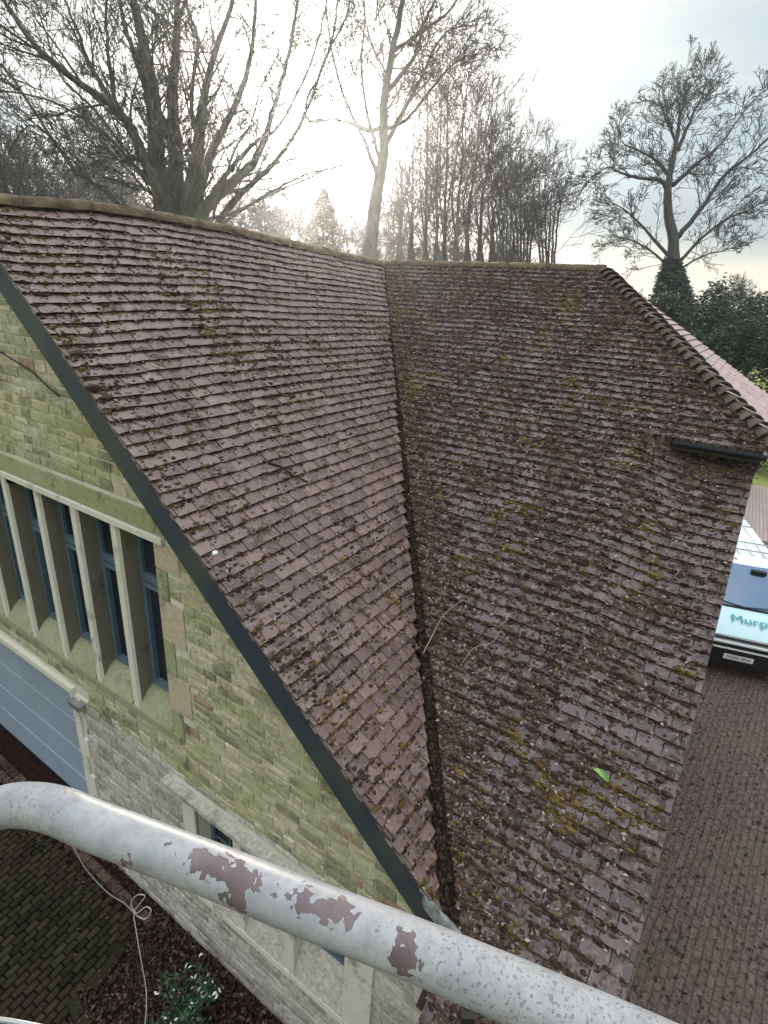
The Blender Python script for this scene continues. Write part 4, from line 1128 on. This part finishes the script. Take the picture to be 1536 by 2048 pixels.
for i, (xb, xt, yt, w_, D) in enumerate(stems):
    def fn(tr, cr, xb=xb, xt=xt, yt=yt, w_=w_, D=D):
        b0 = gb(xb, 530, D); tr.tube([b0, px(xb, 530, D)], [.16, .12], 8)
        limb(tr, cr, [(xb, 535), (xb + 2, 430), ((xb*2+xt)/3, 330 if yt < 250 else 420), ((xb+xt)/2, (yt+300)/2), (xt, yt)], D, .10, .014, .0085, 1.5, 17, up=.25, spread=.65, t0=.05, kids=4, maxlev=3)
        limb(tr, cr, [(xb + 8, 535), (xb - 8, 400), (xt - 22, yt + 120), (xt - 30, yt + 50)], D + .5, .06, .012, .0085, 1.4, 12, up=.25, spread=.65, t0=.05, kids=4, maxlev=3)
        limb(tr, cr, [(xb - 6, 535), (xb + 10, 400), (xt + 26, yt + 140), (xt + 38, yt + 80)], D - .5, .05, .012, .0085, 1.3, 10, up=.25, spread=.65, t0=.05, kids=4, maxlev=3)
    tree('thin_tree', gb(xb, 530, D), stem_lab[i], 'tree', TG, M['barkb'] if i % 2 else M['barkd'], fn)
lows = [(1045, 1050, 270, 27, 'rounded bare tree at the right end of the clump above the ridge'), (1095, 1100, 300, 29, 'bare bushy tree behind the ridge left of the gap in the trees'), (1010, 1000, 330, 29, 'dense low bare tree behind the thin clump')]
for i, (xb, xt, yt, D, lb) in enumerate(lows):
    def fn(tr, cr, xb=xb, xt=xt, yt=yt, D=D):
        b0 = gb(xb, 530, D); tr.tube([b0, px(xb, 520, D)], [.16, .12], 8)
        for k in range(6):
            xx = xt + (k - 2.5) * 17
            limb(tr, cr, [(xb + (k-2.5)*5, 540), (xb + (k-2.5)*8, 450), ((xb+xx)/2 + (k-2.5)*4, 380), (xx, yt + abs(k - 2.5) * 18)], D, .07, .012, .009, 1.25, 10, up=.2, spread=.7, t0=.04, kids=4, maxlev=3)
    tree('bushy_tree', gb(xb, 530, D), lb, 'tree', TG, M['barkd'], fn)
def oak(tr, cr):
    D = 27; b0 = gb(1345, 640, D); tr.tube(smooth_path([b0, px(1345, 700, D), px(1348, 560, D)], 4), [.42]*4 + [.36]*4 + [.33], 10)
    R = dict(rmin=.010)
    limb(tr, cr, [(1348, 570), (1345, 480), (1334, 400), (1342, 340), (1355, 270), (1360, 230), (1370, 190), (1372, 160)], D, .32, .03, .011, 1.38, 29, t0=.3)
    limb(tr, cr, [(1336, 380), (1320, 360), (1280, 356), (1240, 345), (1215, 335), (1180, 360), (1150, 400)], D, .12, .02, .011, 1.12, 22, dj=-2)
    limb(tr, cr, [(1338, 350), (1310, 320), (1275, 300), (1245, 285), (1235, 250)], D, .10, .02, .011, 1.06, 18, dj=1)
    limb(tr, cr, [(1356, 300), (1385, 230), (1406, 190), (1415, 150)], D, .11, .02, .011, 1.12, 18, dj=-1)
    limb(tr, cr, [(1345, 370), (1390, 330), (1440, 290), (1490, 220), (1530, 180)], D, .12, .025, .011, 1.25, 23, dj=1.5)
    limb(tr, cr, [(1350, 480), (1400, 420), (1450, 350), (1500, 310), (1570, 250), (1640, 220)], D, .14, .03, .011, 1.38, 26, dj=-2)
    limb(tr, cr, [(1352, 530), (1400, 480), (1450, 440), (1500, 420), (1560, 380)], D, .10, .02, .011, 1.25, 22)
    limb(tr, cr, [(1345, 520), (1290, 460), (1250, 420), (1210, 400)], D, .10, .02, .011, 1.18, 18, dj=1)
    limb(tr, cr, [(1345, 540), (1300, 500), (1260, 480), (1220, 470)], D, .07, .02, .011, 1.06, 14)
    limb(tr, cr, [(1355, 290), (1330, 230), (1318, 190), (1335, 150)], D, .08, .02, .011, 0.94, 14)
    limb(tr, cr, [(1355, 540), (1410, 510), (1450, 500), (1480, 470)], D, .06, .02, .011, 0.94, 13)
ok = tree('oak_tree', gb(1345, 640, 27), 'spreading bare tree standing alone at the right with ivy on its trunk', 'tree', TG, M['barkd'], oak)
def leafmass(mb, n, fn, r=(.05, .11)):
    for i in range(n):
        p = fn(); q = Vector((random.gauss(0, 1), random.gauss(0, 1), random.gauss(0, 1))).normalized()
        leafq(mb, p, U(*r), up=q)
mb = MB()
def ivyp():
    t = rnd() ** .7; c_ = px(1350 - 6*t, 760 - 240*t, 27); r = (2.3 - 1.9*t) * (1 + .35 * noise.noise(Vector((t*6, rnd()*2, 1))))
    q = U(0, 6.28); k = rnd() ** .5; return c_ + Vector((math.cos(q)*r*k, math.sin(q)*r*k, U(-.15, .15)))
leafmass(mb, 17000, ivyp, (.05, .10)); mb.build('ivy', M['ivy'], ok)
bushes = [(1300, 640, 25, 1.3, 'dark evergreen bush just left of the ivy trunk'), (1415, 640, 26, 1.6, 'evergreen bush between the ivy trunk and the lighter bush'), (1455, 690, 24, 1.6, 'grey green evergreen bush nearest the pink hip tiles'), (1520, 650, 27, 1.7, 'evergreen bush at the right edge of the view'), (1400, 720, 23, 1.4, 'low dark evergreen bush behind the pink hip tiles'), (1590, 690, 24, 2.0, 'broad evergreen bush partly beyond the right edge')]
for (x_, y_, D, R_, lb) in bushes:
    c_ = px(x_, y_, D); root = empty('evergreen_bush', (c_.x, c_.y, 0), lb, 'bush', 'evergreen bushes at the right')
    st, lv = MB(), MB()
    lobes = [(c_ + Vector((random.gauss(0, R_*.4), random.gauss(0, R_*.4), random.gauss(0, R_*.35))), R_ * U(.35, .75)) for _ in range(13)]
    zt = c_.z
    lobes += [(Vector((c_.x + random.gauss(0, R_*.4), c_.y + random.gauss(0, R_*.4), zt * U(.15, .8))), R_*.8) for _ in range(6)]
    for k in range(9):
        l = lobes[k][0]; st.tube(smooth_path([Vector((c_.x + U(-.2, .2), c_.y + U(-.2, .2), 0)), Vector((c_.x, c_.y, l.z*.5)), l], 3), .04, 5)
    def bpnt():
        l, r = random.choice(lobes); d = Vector((random.gauss(0, 1), random.gauss(0, 1), random.gauss(0, 1))).normalized()
        return l + d * r * (rnd() ** .33) * (1 + .3*noise.noise(d*2.5 + l))
    leafmass(lv, 8500, bpnt, (.05, .11))
    st.build('stem', M['barkd'], root); lv.build('foliage', M['bush'], root)
# dead brown conifer left of the leaning trunk
cb = gb(645, 500, 24); root = empty('brown_conifer', cb, 'narrow reddish brown conifer behind the ridge below the sun', 'conifer')
tp = px(648, 378, 24); tr, lv = MB(), MB(); tr.tube([cb, tp], [.12, .02], 6)
def cpt():
    t = rnd() ** 1.3; z_ = tp.z - (tp.z - 1) * t; r = min(1.0, .12 + .45 * (tp.z - z_)) * (1 + .15*math.sin(z_*5)); q = U(0, 6.28); k = rnd()**.5
    return Vector((cb.x + (tp.x-cb.x)*(1-t) + math.cos(q)*r*k, cb.y + (tp.y-cb.y)*(1-t) + math.sin(q)*r*k, z_))
leafmass(lv, 14000, cpt, (.04, .09)); tr.build('trunk', M['barkb'], root); lv.build('foliage', M['brown'], root)
# far row of small bare trees: three makes, copied
protos = []
for k in range(3):
    def fn(tr, cr):
        ld = smooth_path([Vector((0, 0, 0)), Vector((.15, .05, 4)), Vector((-.1, .2, 8)), Vector((.1, .1, 11.5))], 5); n = len(ld)
        tr.tube(ld, [.20 - .17*i/n for i in range(n)], 6)
        for j in range(26):
            q = U(0, 6.28); i = int(U(.25, .95) * n); k = i / n
            grow(cr, ld[i], Vector((math.cos(q)*.7, math.sin(q)*.7, U(.5, 1.3))).normalized(), U(2.6, 4.6) * (1.25 - .7*k), .06 * (1.2 - k), 0, 3, .016, .2, .7, 5)
    t = tree('far_tree', (0, 0, 0), 'x', 'tree', 'far bare trees', M['barkd'], fn); protos.append(t)
spots = [(-40, 31, 1.1), (30, 34, 1.08), (95, 37, 1.05), (160, 33, .95), (215, 33, 1.1), (270, 36, 1.), (480, 36, .95), (540, 34, .85), (600, 38, .95), (690, 34, .88), (735, 42, .85), (800, 38, .8), (860, 40, .8), (930, 36, .75), (1000, 44, .85), (1070, 38, .72), (1140, 46, .66), (1290, 50, .62), (1500, 45, .7)]
labs = ['far bare tree cut by the left edge', 'far bare tree nearest the left edge, above the ridge', 'far bare tree, third from the left edge', 'small far bare tree under the long left limbs', 'far bare tree left of the big trunk', 'far bare tree just left of the big many stemmed trunk', 'far bare tree right of the big trunk', 'low far tree below the sun', 'far bare tree left of the brown conifer', 'far bare tree right of the brown conifer', 'far bare tree behind the leaning trunk', 'far bare tree right of the leaning trunk', 'far bare tree behind the tallest thin stems', 'far tree in the middle of the thin clump', 'far tree behind the right of the thin clump', 'far tree behind the rounded bare tree', 'small far tree at the right end of the ridge', 'far tree left of the ivy trunk', 'far tree at the right beyond the bushes']
for i, (x_, D, s_) in enumerate(spots):
    g = gb(x_, 500, D)
    if i < 3: o = protos[i]; o.location = g; o.scale = (s_,)*3
    else: o = copy_tree(protos[i % 3], g, U(0, 6.28), s_)
    o['label'] = labs[i]
# ------------------------------------------------------------------ air
import os
hv = bpy.data.materials.new('haze_air'); hv.use_nodes = True; t_ = hv.node_tree; t_.nodes.clear()
o_ = t_.nodes.new('ShaderNodeOutputMaterial'); v_ = t_.nodes.new('ShaderNodeVolumePrincipled'); t_.links.new(v_.outputs[0], o_.inputs['Volume'])
v_.inputs['Color'].default_value = (.90, .94, 1, 1); v_.inputs['Density'].default_value = HAZE; v_.inputs['Anisotropy'].default_value = .87
mb = MB(); mb.bx(-120, 60, -110, 110, -1.0, 45)
tag(mb.build('haze', hv), kind='stuff')
sc.cycles.volume_bounces = 0
